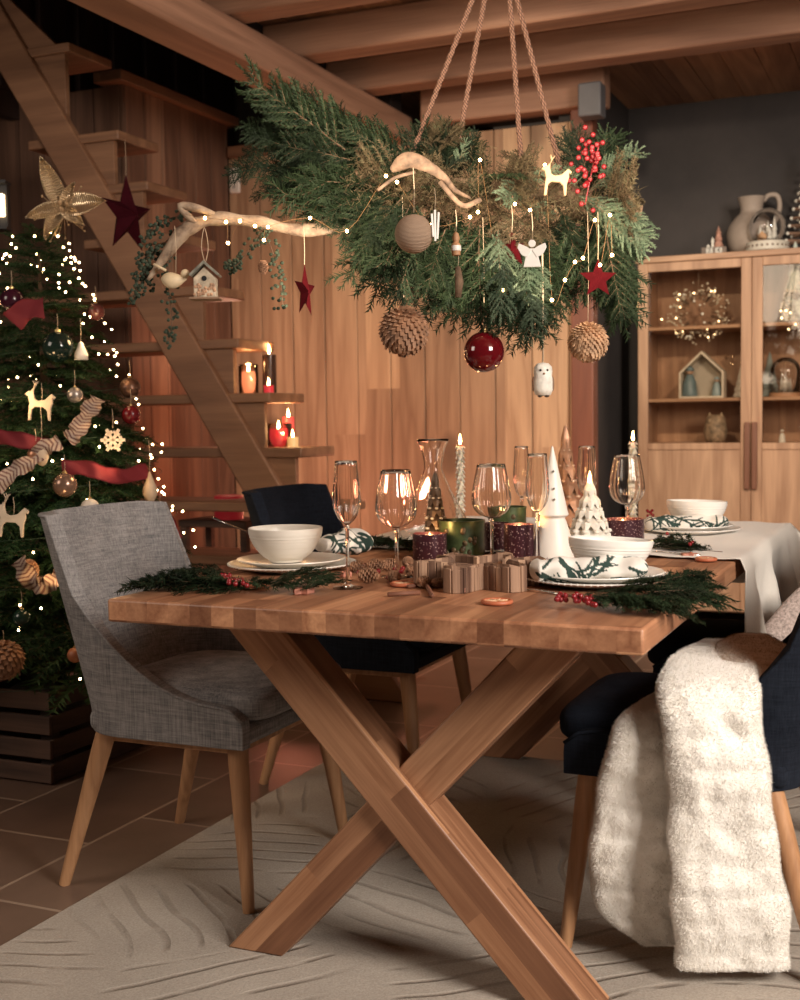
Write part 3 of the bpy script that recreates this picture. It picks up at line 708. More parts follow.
# pine stick cinnamon pieces
t=thing('bark_stick_ornament',at(458,282,-.16),'rough bark stick hanging vertically among the fir tips','ornament',rot=TH)
m=MB(); m.tube([(0,0,-.035),(.003,0,0),(0,0,.035)],[.007,.010,.006],8); m.build('stick',LOGM,t,smooth=True); hang_string(t,.03,.05)
# deer
GOLD=plain('champagne_gold',(.40,.27,.15),.4,.3,nscale=25)
def deer_poly(s=1): return [(x*s,z*s) for x,z in [(-.034,-.036),(-.028,-.036),(-.024,-.010),(-.016,-.004),(.004,-.006),(.012,-.014),(.014,-.038),(.019,-.038),(.021,-.010),(.026,.004),(.026,.016),(.030,.012),(.033,.018),(.024,.026),(.008,.012),(-.008,.010),(-.016,.014),(-.019,.028),(-.018,.036),(-.022,.040),(-.024,.034),(-.032,.034),(-.040,.026),(-.032,.022),(-.029,.006),(-.031,-.004)]]
def deer(loc,s,rotz,mat,label,th=.005,strl=.05,antler=True):
    t=thing('deer_ornament',loc,label,'ornament',rot=rotz)
    MB().prism(deer_poly(s),-th,th).build('body',mat,t,bevel=.0015,recalc=True)
    if antler:
        m=MB()
        for sg in (-1,1):
            m.tube([Vector((-.020,sg*.003,.036))*s,Vector((-.014,sg*.006,.048))*s,Vector((-.018,sg*.008,.058))*s],.0014,5); m.tube([Vector((-.014,sg*.006,.048))*s,Vector((-.008,sg*.006,.056))*s],.0012,5)
        m.build('antlers',mat,t,smooth=True)
    if strl: hang_string(t,.012*s,strl)
    return t
deer(at(558,180,-.20),.95,TH,GOLD,'champagne gold deer standing on top of the bough beside the red berries',th=.006,strl=0)
# owl
t=thing('owl_ornament',at(543,379,-.10),'small white owl hanging lowest of all on a long cord','ornament',rot=TH)
m=MB(); m.lathe([(.0001,-.040),(.018,-.038),(.023,-.026),(.0235,-.008),(.021,.008),(.0225,.018),(.021,.028),(.014,.036),(.0001,.039)],24); m.build('body',plain('owl_white',(.76,.72,.64),.6,nscale=60,namt=.2,bump=.4,bscale=120),t,smooth=True)
for s in (-1,1):
    MB().ball(.008,(s*.0225,0,-.012),12,8,sx=.5,sz=2.2,sy=1.2).build('wing',plain('owl_wing',(.22,.13,.08),.6),t,smooth=True)
    MB().ball(.003,(s*.008,-.0205,.020),8,6).build('eye',plain('eye_black',(.01,.01,.01),.3),t,smooth=True)
MB().lathe([(.004,0),(.0001,.008)],6,T(0,-.019,.012)@RX(PI/2)).build('beak',plain('beak',(.3,.15,.05),.5),t)
m=MB()
for s in (-1,1): m.ball(.006,(s*.008,-.008,-.040),8,6,sz=.6)
m.build('feet',plain('owl_feet',(.05,.03,.02),.6),t,smooth=True); MB().tube([(0,0,.038),(.001,0,.16),(0,0,.30)],.0022,6).build('string',STRING,t,smooth=True)
# pine cone under driftwood
def pinecone_mesh(name,L=.05,R=.018,n=70,tip=None):
    m=MB()
    for k in range(n):
        f=(k+.5)/n; a=k*2.39996; r=R*math.sin(PI*(.12+.80*f))**.7; z=L*(f-.5)
        n_=Vector((math.cos(a),math.sin(a),0)); tn=Vector((-math.sin(a),math.cos(a),0)); w=.42*R*(1.15-.6*f); c=n_*r*.35+Vector((0,0,z)); e=n_*r*1.05+Vector((0,0,z+L*.07))
        m.add([c+tn*w*.3,c-tn*w*.3,e-tn*w,e+tn*w,e+Vector((0,0,-.003*L/.05))+n_*.001+tn*w*.6,e+Vector((0,0,-.003*L/.05))-tn*w*.6],[(0,1,2,3),(3,2,5,4),(0,3,4),(1,5,2),(0,4,5,1)])
    m.lathe([(.0001,-L*.5),(R*.35,-L*.35),(R*.3,L*.3),(.0001,L*.48)],8)
    return m.mesh(name,[CONEB],smooth=False)
PCM=pinecone_mesh('pine_cone')
def pinecone(loc,label,s=1,rot=(0,0,0),group=None):
    o=bpy.data.objects.new('pine_cone',PCM); COL.objects.link(o); o.location=loc; o.rotation_euler=rot; o.scale=(s,)*3
    return tag(o,label,'pine cone',group)
pinecone(at(263,267,-.05),'small pine cone hanging from the middle of the driftwood',.65,(PI,0,0))

# ------------------------------------------------------------------ crate and tree
cc=Pz(52,786,0)
CR=thing('wooden_crate',(cc.x-.26,cc.y+.26,0),'dark slatted wooden crate holding the Christmas tree','crate')
for sgn in (-1,1):
    for k in range(4):
        z=.005+k*.075
        MB().box(-.26,.26,-.012,.0,z,z+.058,M=T(0,sgn*.25,0)).build('slat',W_CRATE,CR,bevel=.003)
        o=MB().box(-.245,.245,-.006,.006,0,.058).build('slat',W_CRATE,CR,bevel=.003); o.location=(sgn*.25,0,z); o.rotation_euler=(0,0,PI/2)
    for s2 in (-1,1):
        MB().box(-.02,.02,-.02,.02,0.0,.29,M=T(sgn*.222,s2*.215,0)).build('corner_post',plain('crate_post',(.03,.016,.011),.8),CR)
MB().box(-.235,.235,-.235,.235,.02,.03).build('bottom',W_CRATE,CR)
TX,TY=cc.x-.20,cc.y+.26
TREE=thing('christmas_tree',(TX,TY,.03),'green Christmas tree standing in the slatted crate','christmas tree')
MB().tube([(0,0,0),(0.01,0,.8),(0,0,1.62)],[.035,.022,.004],10).build('trunk',B_TWIG,TREE,smooth=True)
MB().ball(.2,(0,0,.13),20,10,sz=.55).build('root_ball',plain('soil_sack',(.045,.03,.02),.9,nscale=20),TREE,smooth=True)
ZT0,ZT1=.38,1.70; RT=.58
def cone_r(z): return RT*max(0,(1.80-z)/(1.80-.25))**.80
random.seed(5)
NB=150; merged=[]
for k in range(NB):
    f=(k+.5)/NB; z=ZT0+(ZT1-ZT0-.02)*(f**1.12); a=k*2.39996+U(-.2,.2); R=cone_r(z)*U(.86,1.12)
    d=Vector((math.cos(a),math.sin(a),0)); p0=Vector((0,0,z+.02)); p1=d*R+Vector((0,0,z-.10*R/.47+U(-.03,.05)+(.05 if z>1.4 else 0)))
    facing=d.dot(Vector((rgt.x,rgt.y,0)))+d.dot(-fwd0)
    if (facing>-.35 and k>0 and len([1 for c in TREE.children if c.name.startswith('branch')])<96):
        sprig('tree',TREE,p0.lerp(p1,.12),p1,Vector((0,0,1))+d*U(-.3,.5),'branch',wid=1.35 if R>.2 else 1.0)
    else: merged.append((p0,p1,d))
mm=MB()
for p0,p1,d in merged:
    me=random.choice(SP['tree']); s=(p1-p0).length/.25; X=T(p0.lerp(p1,.12))@orient(p1-p0,Vector((0,0,1))+d*.2)@S(s,s*1.3,s)
    mm.add([v.co for v in me.vertices],[tuple(p.vertices) for p in me.polygons],0,X)
for k in range(5200):   # inner needles fill the crown
    z=U(.34,1.66); R=cone_r(z)*U(.25,.92); a=U(0,2*PI); p=Vector((R*math.cos(a),R*math.sin(a),z)); d=Vector((math.cos(a)+U(-.8,.8),math.sin(a)+U(-.8,.8),U(-.5,.6))).normalized()*U(.02,.045); mm.spike(p,d,.0016)
o=mm.build('branches',[N_TREE],TREE,smooth=False); o['kind']='stuff'
TREE_O=Vector((TX,TY,.03))
def tpos(px,py,out=.02):
    d=ray(px,py)
    D=2.8
    while D<5:
        p=CAMP+d*D; q=p-TREE_O
        if math.hypot(q.x,q.y)<cone_r(q.z)+out: return p
        D+=.01
    return CAMP+d*3.95
TLG=thing('tree_lights',TREE_O,'hundreds of small warm lights wound over the Christmas tree','fairy lights')
random.seed(9)
pts=[]
for k in range(380):
    f=rnd()**1.5; z=.30+1.38*f; a=U(0,2*PI); R=cone_r(z)*U(.96,1.10); pts.append(Vector((R*math.cos(a),R*math.sin(a),z)))
vis=[p for p in pts if (Vector((p.x,p.y,0)).normalized().dot(Vector((rgt.x,rgt.y,0))-fwd0)>-.2)]
rest=[p for p in pts if p not in vis]
for p in vis[:98]: MB().ball(.0036,p,8,6).build('bulb',BULB_T,TLG,smooth=True)
m=MB()
for p in vis[98:]+rest: m.ball(.0035,p,6,4)
o=m.build('bulbs',BULB_T,TLG,smooth=True); o['kind']='stuff'
m=MB(); w_=[Vector((cone_r(z)*1.0*math.cos(a),cone_r(z)*1.0*math.sin(a),z)) for z,a in [(.2+1.4*i/300,i*.21) for i in range(301)]]; m.tube(w_,.001,4); m.build('wire',plain('green_wire',(.01,.03,.012),.6),TLG,smooth=True)
# ornaments on the tree
def glossy(n,c,r=.12,metal=.0): return plain(n,c,r,metal)
K=[(58,347,.047,glossy('bottle_green',(.008,.018,.014),.1),'shiny black green bauble near the top of the tree'),
 (12,300,.036,glossy('aubergine',(.035,.006,.014),.15),'dark aubergine bauble left of the tree top at the frame edge'),
 (65,485,.036,plain('smoky_brown',(.20,.12,.085),.2,.5),'smoky brown bauble above the left corner of the grey chair'),
 (130,388,.034,plain('bronze_net',(.15,.08,.055),.35,.6,nscale=90,namt=.8),'bronze patterned bauble at the right edge of the tree'),
 (131,415,.030,glossy('wine_red',(.13,.008,.012),.2),'wine red bauble just below the bronze patterned one'),
 (96,312,.028,glossy('mauve',(.09,.03,.03),.2),'small mauve bauble near the tree top on the right'),
 (90,508,.028,plain('pearl_grey',(.42,.38,.34),.4),'pearl grey bauble peeking over the top of the grey chair'),
 (160,512,.026,glossy('ruby',(.30,.008,.014),.15),'ruby red bauble behind the right corner of the grey chair back'),
 (36,455,.026,plain('copper',(.34,.16,.09),.3,.6),'copper bauble on the left side below the red ribbon'),
 (75,395,.024,plain('silver_net',(.34,.30,.27),.3,.6,nscale=90,namt=.6),'silver net bauble between the deer and the chevron ribbon'),
 (22,618,.026,glossy('dark_green2',(.01,.03,.02),.15),'dark green bauble low on the tree'),
 (75,655,.022,plain('rust_ball',(.28,.09,.035),.5),'rust coloured bauble just above the crate')]
for x,y,r,mt,lb in K: bauble(tpos(x,y,.02),r,mt,lb,strl=.05)
coneball(tpos(4,660,.03),.055,'brown pine cone ball at the lower left of the tree',CONEB,.03,dens=150,w=.018)
pinecone(tpos(30,570,.02),'brown pine cone low on the tree beside the chevron ribbon',1.3,(.6,.4,0))
pinecone(tpos(100,655,.02),'brown pine cone at the bottom right of the tree behind the chair',1.0,(1.6,.4,0))
CRM=plain('cream_felt',(.42,.34,.25),.7,nscale=40)
deer(tpos(42,405,.04),1.25,TH,CRM,'cream deer ornament in the middle of the tree')
deer(tpos(14,520,.04),1.35,TH,CRM,'cream deer ornament low on the left of the tree')
def drop(loc,label,h=.10):
    t=thing('teardrop_ornament',loc,label,'ornament'); MB().lathe([(.0001,-h*.5),(h*.12,-h*.44),(h*.22,-h*.2),(h*.20,0),(h*.08,h*.3),(h*.03,h*.45),(.0001,h*.5)],20,ribs=10,amp=.05).build('body',plain('pale_wood',(.46,.34,.23),.6,nscale=30),t,smooth=True); hang_string(t,h*.45,.10)
drop(tpos(150,487,.04),'pale wooden teardrop ornament hanging over the corner of the grey chair')
drop(tpos(42,452,.04),'pale wooden teardrop ornament hanging on the left of the tree',.085)
t=thing('bell_ornament',tpos(81,350,.03),'small white bell ornament right of the black green bauble','ornament'); MB().lathe([(.0001,-.03),(.021,-.030),(.020,-.012),(.010,.012),(.008,.02),(.0001,.028)],18).build('body',WHT,t,smooth=True); hang_string(t,.026,.07)
t=thing('snowflake_ornament',tpos(113,440,.04),'pale grey snowflake ornament on the right of the tree','ornament',rot=TH)
m=MB()
for k in range(6): m.box(-.003,.038,-.003,.003,-.005,.005,M=RY(k*PI/3)); m.box(.018,.028,-.003,.003,-.012,.012,M=RY(k*PI/3))
m.build('body',plain('greige',(.36,.31,.26),.7),t,bevel=.001); hang_string(t,.035,.06)
# ribbons
def ribbon(name,ctrl,w,label,colfn,n=160,nw=9,out=.04):
    c=catmull([tpos(x,y,out) for x,y in ctrl],n); m=MB(); m.c=[]
    o0=c[0]
    s=0
    for i,p in enumerate(c):
        tdir=(c[min(i+1,n)]-c[max(i-1,0)]).normalized(); nn=(-fwd).cross(tdir).normalized(); nn=(nn*math.cos(.6*math.sin(i*.10))+(-fwd)*math.sin(.6*math.sin(i*.10))).normalized()
        if i: s+=(p-c[i-1]).length
        for side in (0,1):
            for j in range(nw):
                q=(j/(nw-1)-.5); m.v.append(tuple(p-o0+nn*w*q+(-fwd)*(.0008*(1 if side==0 else -1)+.006*math.sin(s*70+q*3)))); m.c.append(colfn(s,q))
    for i in range(n):
        for side in (0,1):
            for j in range(nw-1):
                a=(i*2+side)*nw+j; b=((i+1)*2+side)*nw+j
                m.f.append((a,a+1,b+1,b) if side==0 else (a,b,b+1,a+1)); m.m.append(0)
        for j in (0,nw-1):
            a=(i*2)*nw+j; b=(i*2+1)*nw+j; c2=((i+1)*2)*nw+j; d2=((i+1)*2+1)*nw+j; m.f.append((a,c2,d2,b)); m.m.append(0)
    o=m.build(name,tintmat(name+'_cloth'),None,smooth=True,loc=o0); tag(o,label,'ribbon'); return o
redc=lambda s,q:(.13,.004,.009)
def chev(s,q): return (.34,.26,.20) if ((s+abs(q)*.022)%.012)<.007 else (.12,.05,.04)
ribbon('red_ribbon',[(-6,436),(20,440),(50,447)],.05,'short red ribbon at the left edge of the tree',redc,60)
ribbon('red_ribbon',[(62,468),(85,468),(105,474),(125,476),(148,470)],.05,'long red ribbon across the right middle of the tree',redc,100)
ribbon('red_ribbon',[(12,322),(26,310),(44,308)],.07,'red ribbon loop near the tree top',redc,60)
ribbon('red_ribbon',[(162,508),(168,522),(176,540)],.045,'red ribbon end hanging behind the grey chair back',redc,60)
ribbon('chevron_ribbon',[(98,398),(88,412),(76,432),(68,440)],.055,'brown and white chevron ribbon falling on the right of the tree',chev,200,13,.06)
ribbon('chevron_ribbon',[(-5,488),(15,470),(30,462),(45,448),(60,442)],.05,'brown and white chevron ribbon crossing the left middle of the tree',chev,200,13,.06)
ribbon('chevron_ribbon',[(18,560),(32,582),(46,585),(62,575)],.055,'brown and white chevron ribbon low on the tree beside the chair',chev,200,13,.06)
# poinsettia topper
PT=thing('poinsettia_topper',Pd(64,208,3.92),'gold metallic poinsettia flower on top of the tree','tree topper')
FOIL=NT('gold_foil'); w_=FOIL.n.new('ShaderNodeTexWave'); FOIL.link(FOIL.coord(),w_.inputs[0]); w_.inputs['Scale'].default_value=45; w_.inputs['Distortion'].default_value=2
FOIL.set(base=(.55,.42,.27),rough=.28,metal=.85); FOIL.bump(w_.outputs[1],.8,.004); FOIL=FOIL.mat
for ang,l,w in ((112,.17,.062),(5,.15,.075),(200,.125,.05),(243,.12,.05),(320,.10,.05),(60,.09,.04)):
    def pf(u,v):
        x=l*v; y=w*(u-.5)*math.sin(PI*min(.999,v**.75+.02))**.7; return Vector((x,y,.012*math.sin(PI*v)+abs(u-.5)*.03))
    m=MB(); m.grid(pf,9,14)
    o=m.build('petal',FOIL,PT,smooth=True,solid=.002)
    a=math.radians(ang); d=rgt*math.cos(a)+upr*math.sin(a)-fwd*.25; o.matrix_local=orient(d,-fwd)
m=MB()
for k in range(12): m.ball(.008,(U(-.02,.02),U(-.02,.02),U(-.02,.02)),8,6)
m.build('flower_centre',GOLD,PT,smooth=True)
m=MB()
for k in range(26):
    d=Vector((U(-1,1),U(-1,1),U(-.9,.6))).normalized()*U(.05,.13); m.tube([Vector((0,0,-.02)),Vector((0,0,-.02))+d],.001,4); m.ball(.004,Vector((0,0,-.02))+d,6,4)
m.build('glitter_spray',GOLD,PT,smooth=True)
# ------------------------------------------------------------------ table setting
ZT=.7605
def tp(px,py,z=ZT): return Pz(px,py,z)
PORC=plain('cream_stoneware',(.74,.69,.61),.28,nscale=12,namt=.04)
PORW=plain('white_stoneware',(.82,.79,.74),.25,nscale=12,namt=.03)
STEEL=plain('polished_steel',(.62,.60,.57),.18,1.0)
GLS=glass('clear_glass',(1,.985,.965)); PANE=pane('cabinet_pane',(.93,.90,.86),.12)
def plate(loc,r,mat,label,h=.016,name='plate',bead=False,group=None):
    t=thing(name,loc,label,'plate',group)
    P=[(.0001,0),(r*.62,0),(r*.70,.003),(r*.97,h-.003),(r,h-.001),(r*.995,h+.001),(r*.94,h-.001),(r*.70,.0075),(r*.60,.005),(.0001,.005)]
    MB().lathe(P,56).build('dish',mat,t,smooth=50)
    if bead:
        m=MB()
        for k in range(72): a=2*PI*k/72; m.ball(.0028,(r*.985*math.cos(a),r*.985*math.sin(a),h-.001),6,4)
        m.build('beaded_rim',mat,t,smooth=True)
    return t
def bowl(loc,r,h,mat,label,rot=(0,0,0)):
    t=thing('bowl',loc,label,'bowl','stoneware bowls',rot)
    P=[(.0001,0),(r*.45,0),(r*.47,.004)]
    for k in range(26):
        f=k/25; rr=r*(.50+.50*math.sin(f*PI/2)**.75); P.append((rr+(.0007*math.sin(k*PI*.8) if 2<k<22 else 0),.006+(h-.006)*f))
    P.append((r*.985,h+.0015))
    for k in range(12):
        f=1-k/11; rr=r*(.50+.50*math.sin(f*PI/2)**.75)-.005; P.append((max(.0001,rr if k<11 else .0001),.012+(h-.014)*f))
    MB().lathe(P,56).build('body',mat,t,smooth=40); return t
# left place setting
p=tp(292,569); plate(p,.148,PORC,'large cream beaded plate at the left place setting, under the smaller plate',bead=True,name='charger_plate')
plate(p+Vector((-.004,.004,.009)),.125,PORC,'smaller cream plate stacked under the left bowl')
bl=p+Vector((-.022,.012,.0165)); bowl(bl,.086,.077,PORC,'ribbed cream bowl with a spoon in it, left place setting')
# right front setting
p2=tp(597,583); plate(p2,.152,PORW,'large white plate at the front right place setting, bottom of the stack',name='charger_plate',bead=True)
plate(p2+Vector((0,.002,.009)),.135,PORW,'white plate directly under the folded napkin at the front right')
bowl(p2+Vector((.018,.030,.018)),.087,.070,PORW,'white bowl on the folded napkin, nearest the table corner',rot=(-.05,.035,0))
# rear right setting
p3=tp(690,533,ZT+.004); plate(p3,.142,PORW,'large white plate on the linen cloth at the far right',name='charger_plate')
plate(p3+Vector((0,0,.009)),.120,PORW,'white plate under the far right napkin and bowl')
bowl(p3+Vector((.012,.03,.016)),.086,.074,PORW,'white bowl at the far right in front of the cabinet',rot=(-.03,.02,0))
# napkins: branch print drawn on the cloth
NAPM=tintmat('printed_cotton',.85,fabric=300)
def napkin(loc,rotz,L,label,seed=1,R=.026,squash=1.25,bendy=0,fan=False):
    random.seed(seed); t=thing('napkin',loc,label,'napkin','printed cotton napkins',rotz)
    strokes=[]
    def br(x,y,a,l,w,d):
        n=8; px,py=x,y
        for k in range(n):
            nx=px+math.cos(a)*l/n; ny=py+math.sin(a)*l/n; strokes.append((px,py,nx,ny,w*(1-.5*k/n))); px,py=nx,ny; a+=U(-.12,.14)
            if d and k in (1,2,4,5,6): br(px,py,a+random.choice((-1,1))*U(.5,.9),l*U(.28,.45),w*.8,d-1)
    for k in range(int(L/.034)+2): br(-L/2+k*.034-.01,U(-.10,.03),U(.2,1.0),U(.09,.14),.0036,1); br(-L/2+k*.034-.01,U(-.03,.07),U(-.9,.8),U(.06,.10),.0032,1)
    for k in range(6): br(U(-L/2,L/2),U(.0,.08),U(-1.2,-.4),.09,.0036,1)
    nu,nv=64,150; m=MB(); m.c=[]
    def f(u,v):
        a=2*PI*u; x=(v-.5)*L; e=min(1,(.5-abs(v-.5))*14)**.5
        rr=R*(.25+.75*e)*(1+.10*math.sin(v*17+a*2)+.06*math.sin(v*31)+.08*math.sin(a*3+v*5))
        if fan: rr*=.7+.8*v
        return Vector((x,rr*squash*math.cos(a)*1.25+bendy*(v-.5)**2,rr*math.sin(a)*.80+R*.72))
    m.grid(f,nu,nv,closeu=True)
    per=2*PI*R*1.05
    for j in range(nv):
        for i in range(nu):
            x=(j/(nv-1)-.5)*L; y=(i/nu-.75)*per; y=(y+per*1.5)%per-per*.5; y=-y*.8
            ink=False
            for (x0,y0,x1,y1,w) in strokes:
                if abs(x-x0)>.03: continue
                dx,dy=x1-x0,y1-y0; l2=dx*dx+dy*dy+1e-12; q=max(0,min(1,((x-x0)*dx+(y-y0)*dy)/l2)); ex=x-x0-dx*q; ey=y-y0-dy*q
                if ex*ex+ey*ey<w*w: ink=True; break
            m.c.append((.018,.045,.036) if ink else (.74,.71,.65))
    m.f.append(tuple(range(nu-1,-1,-1))); m.m.append(0); m.f.append(tuple((nv-1)*nu+i for i in range(nu))); m.m.append(0)
    m.build('cloth',NAPM,t,smooth=True); return t
napkin(p2+Vector((0,-.068,.017)),TH-.02,.235,'white napkin with green branch print rolled in front of the front right bowl',3,R=.0285,squash=1.0)
napkin(p3+Vector((.0,-.055,.014)),TH,.235,'white napkin with green branch print in front of the far right bowl',5,R=.027,squash=1.0)
napkin(tp(334,561)+Vector((0.0,.03,.020)),TH+.6,.13,'white napkin with green branch print crumpled right of the left bowl',8,R=.029,fan=True)
# cutlery
def cutlery(kind,loc,rot,label,L=.20):
    t=thing(kind,loc,label,kind,None,rot)
    m=MB(); m.tube([(0,0,.002),(L*.3,0,.004),(L*.6,0,.008),(L*.72,0,.004)],[.0045,.0038,.0028,.003],8,M=S(1,1,.6)); m.build('handle',STEEL,t,smooth=True)
    m=MB()
    if kind=='fork':
        def g(u,v): return Vector((L*.72+v*.022,(u-.5)*(.006+.018*min(1,v*1.3)),.004-.003*math.sin(v*2)))
        m.grid(g,6,6)
        for k in range(4): m.tube([(L*.72+.020,(k-1.5)*.0062,.0015),(L*.72+.045,(k-1.5)*.0060,.002),(L*.72+.062,(k-1.5)*.0055,.006)],[.0016,.0015,.0008],6)
        m.build('tines',STEEL,t,smooth=True)
    elif kind=='spoon':
        m.ball(.02,(L*.80,0,.005),16,8,sx=1.35,sy=.95,sz=.18); m.build('spoon_bowl',STEEL,t,smooth=True)
    else:
        m.box(L*.6,L,-.009,.009,.001,.0028); m.build('blade',STEEL,t,bevel=.001)
    return t
a=tp(575,597); b=tp(512,589); d=b-a; cutlery('fork',a+Vector((0,0,.0)),math.atan2(d.y,d.x),'silver fork lying left of the front right plate',.17)
a=Pz(213,518,.876); b=bl+Vector((-.045,-.02,.045)); d=b-a
cutlery('spoon',a,(0,-math.asin(d.z/d.length),math.atan2(d.y,d.x)),'silver spoon leaning in the left bowl',.16)
a=tp(178,585); b=tp(245,589); d=b-a; cutlery('knife',a,math.atan2(d.y,d.x),'silver knife half hidden under the fir at the left place setting',.19)
a=tp(722,553,ZT+.006); b=tp(660,549,ZT+.006); d=b-a; cutlery('knife',a,math.atan2(d.y,d.x),'silver knife on the linen cloth before the far right plate',.20)
a=tp(700,556,ZT+.006); b=tp(650,553,ZT+.006); d=b-a; cutlery('fork',a,math.atan2(d.y,d.x),'silver fork beside the knife before the far right plate',.17)
# glasses
def stemglass(kind,loc,H_,R,label,ribs=16,foot=.034,stem=.42,prof=None,cat='glass'):
    t=thing(kind,loc,label,cat)
    hs=H_*stem
    if kind=='champagne_flute': B=[(0,.16),(.10,.62),(.25,.92),(.40,1.0),(.60,.95),(.80,.86),(1,.80)]
    elif kind=='wine_glass': B=[(0,.14),(.06,.55),(.16,.86),(.32,1.0),(.5,.98),(.75,.86),(1,.72)]
    pts=catmull([(b,a,0) for a,b in B],18)
    out=[(max(.003,p.x*R),hs+(H_-hs)*min(1,p.y)) for p in pts]
    th=.0011
    inn=[(r-th,z+ (th if i==0 else 0)) for i,(r,z) in enumerate(out)][::-1]
    P=out+[(out[-1][0]-th/2,H_+.0006)]+inn+[(.0002,hs+.004)]
    ramp=[min(1,i/3)*(1-.5*(i/18)) for i in range(19)]+[.4]+[(min(1,i/3)*(1-.5*(i/18))) for i in range(19)][::-1]+[0]
    MB().lathe([(.0002,hs)]+P,64,ribs=ribs,amp=.055,ramp=[0]+ramp).build('glass_bowl',GLS,t,smooth=True)
    MB().lathe([(.0001,.0005),(foot,.0005),(foot,.0022),(foot*.5,.004),(.006,.008),(.0042,.02),(.0036,hs*.5),(.0042,hs-.012),(.0062,hs-.005),(.0045,hs-.0004),(.0001,hs-.0004)],28).build('stem',GLS,t,smooth=50)
    return t
stemglass('champagne_flute',tp(348,588),.258,.0275,'tall ribbed champagne flute in front of the left plate',foot=.031,stem=.50)
stemglass('wine_glass',tp(397,577),.232,.043,'ribbed wine glass in the middle left, just right of the front flute',stem=.46)
stemglass('wine_glass',tp(492,562),.232,.045,'ribbed wine glass standing behind the star shaped bark tray',stem=.45)
stemglass('champagne_flute',tp(538,566),.258,.0265,'ribbed champagne flute left of the white gnome cone',stem=.48)
stemglass('champagne_flute',tp(522,541),.262,.0225,'farthest champagne flute, behind the flute by the white gnome cone',stem=.46)
stemglass('champagne_flute',tp(587,543),.262,.0265,'champagne flute behind the snowy tree candle on the right',stem=.48)
stemglass('wine_glass',tp(627,541),.235,.047,'ribbed wine glass in front of the right taper candle',stem=.42)
# carafe
t=thing('carafe',tp(434,541),'clear glass carafe with flared neck behind the dark snowy tree','carafe')
o_=catmull([(.075,.003,0),(.098,.02,0),(.098,.05,0),(.06,.12,0),(.029,.19,0),(.026,.22,0),(.034,.26,0),(.046,.285,0)],26)
P=[(.0001,.003)]+[(p.x,p.y) for p in o_]+[(p.x-.0022,p.y) for p in o_][::-1][:-1]+[(.0001,.008)]
MB().lathe(P,56,ribs=28,amp=.008).build('body',GLS,t,smooth=True)
# candles
WAX=lambda n,c,e=0:plain(n,c,.4,nscale=20,namt=.06,sub=.3)
FLM=NT('candle_flame'); FLM.set(base=(0,0,0),emit=(1,.55,.18),estr=55); FLM=FLM.mat
CANDLES=[]
def flame(parent,z,s=1.0,x=0,y=0,w=None):
    MB().lathe([(.0001,0),(.0035*s,.004*s),(.0048*s,.010*s),(.0035*s,.018*s),(.0012*s,.027*s),(.0001,.032*s)],12,M=T(x,y,z+.004)).build('flame',FLM,parent,smooth=True)
    MB().cyl(.0008,z-.001,z+.008,6,M=T(x,y,0)).build('wick',plain('wick',(.02,.015,.01),.9),parent)
    CANDLES.append((parent,Vector((x,y,z+.02)),w))
def taper(loc,h,label,r=.0125):
    t=thing('taper_candle',loc,label,'candle')
    MB().lathe([(.0001,0),(.032,0),(.034,.004),(.030,.012),(.016,.018),(.016,.030),(.0001,.030)],24).build('holder',plain('dark_brass',(.16,.10,.05),.35,.8),t,smooth=40)
    MB().cyl(r*.72,.03,h,20,r2=r*.6).build('wax',WAX('cream_wax',(.70,.60,.46)),t,smooth=50)
    m=MB(); n=int((h-.035)/.0042)
    for k in range(n):
        z=.036+k*.0042; a=k*2.2
        for q in (0,PI):
            c=Vector((r*.72*math.cos(a+q),r*.72*math.sin(a+q),z)); e=Vector((r*1.25*math.cos(a+q),r*1.25*math.sin(a+q),z-.004)); tn=Vector((-math.sin(a+q),math.cos(a+q),0))*.0042; u_=Vector((0,0,.008))
            m.add([c-u_*.5,c+tn+e*0,c+u_,c-tn,e],[(0,1,4),(1,2,4),(2,3,4),(3,0,4)])
    m.build('leaf_relief',plain('silvered_leaves',(.55,.49,.40),.4,.3,nscale=60,namt=.5),t)
    flame(t,h); return t
taper(tp(461,537),.262,'tall textured taper candle burning behind the green tin')
taper(tp(633,528),.262,'textured taper candle burning on the right before the cabinet')
def snowtree(loc,h,r,tiers,c0,c1,label,lit=False,name='tree_candle',tip=0.7,nl=16,cat='decoration',base=.12):
    t=thing(name,loc,label,cat); m=MB(); tw=MB()
    m.lathe([(.0001,0),(r*.75,0),(r*.7,h*base),(r*.25,h*base*1.05),(r*.15,h*.9),(.0001,h*.96)],20)
    for k in range(tiers):
        f=k/(tiers); z0=h*(base*.7+ (1-base*.7)*f*.93); R=r*(1-f)**.85+.004; hh=h/tiers*1.55
        n=max(6,int(nl*(1-f*.55)))
        for j in range(n):
            a=2*PI*(j+.5*(k%2))/n; d=Vector((math.cos(a),math.sin(a),0)); tn=Vector((-d.y,d.x,0))*R*PI/n*1.05
            top=Vector((0,0,z0+hh))+d*R*.25; b=d*R+Vector((0,0,z0)); mid=d*R*.82+Vector((0,0,z0+hh*.45)); tp_=b+Vector((0,0,-h*.012))+d*R*.06
            m.add([top,mid+tn,tp_,mid-tn,mid*1.0+d*R*.16+Vector((0,0,hh*.06))],[(0,4,1),(0,3,4),(1,4,2),(3,2,4),(0,1,2,3)])
            tw.ball(R*.20+.0012,b+Vector((0,0,hh*.08)),6,4,sz=.6)
    m.build('body',c0,t,smooth=False); tw.build('snowy_tips',c1,t,smooth=True)['kind']='stuff'
    if lit: flame(t,h,1.0)
    return t
SNOW=plain('frost_white',(.72,.68,.60),.6,nscale=60,namt=.15)
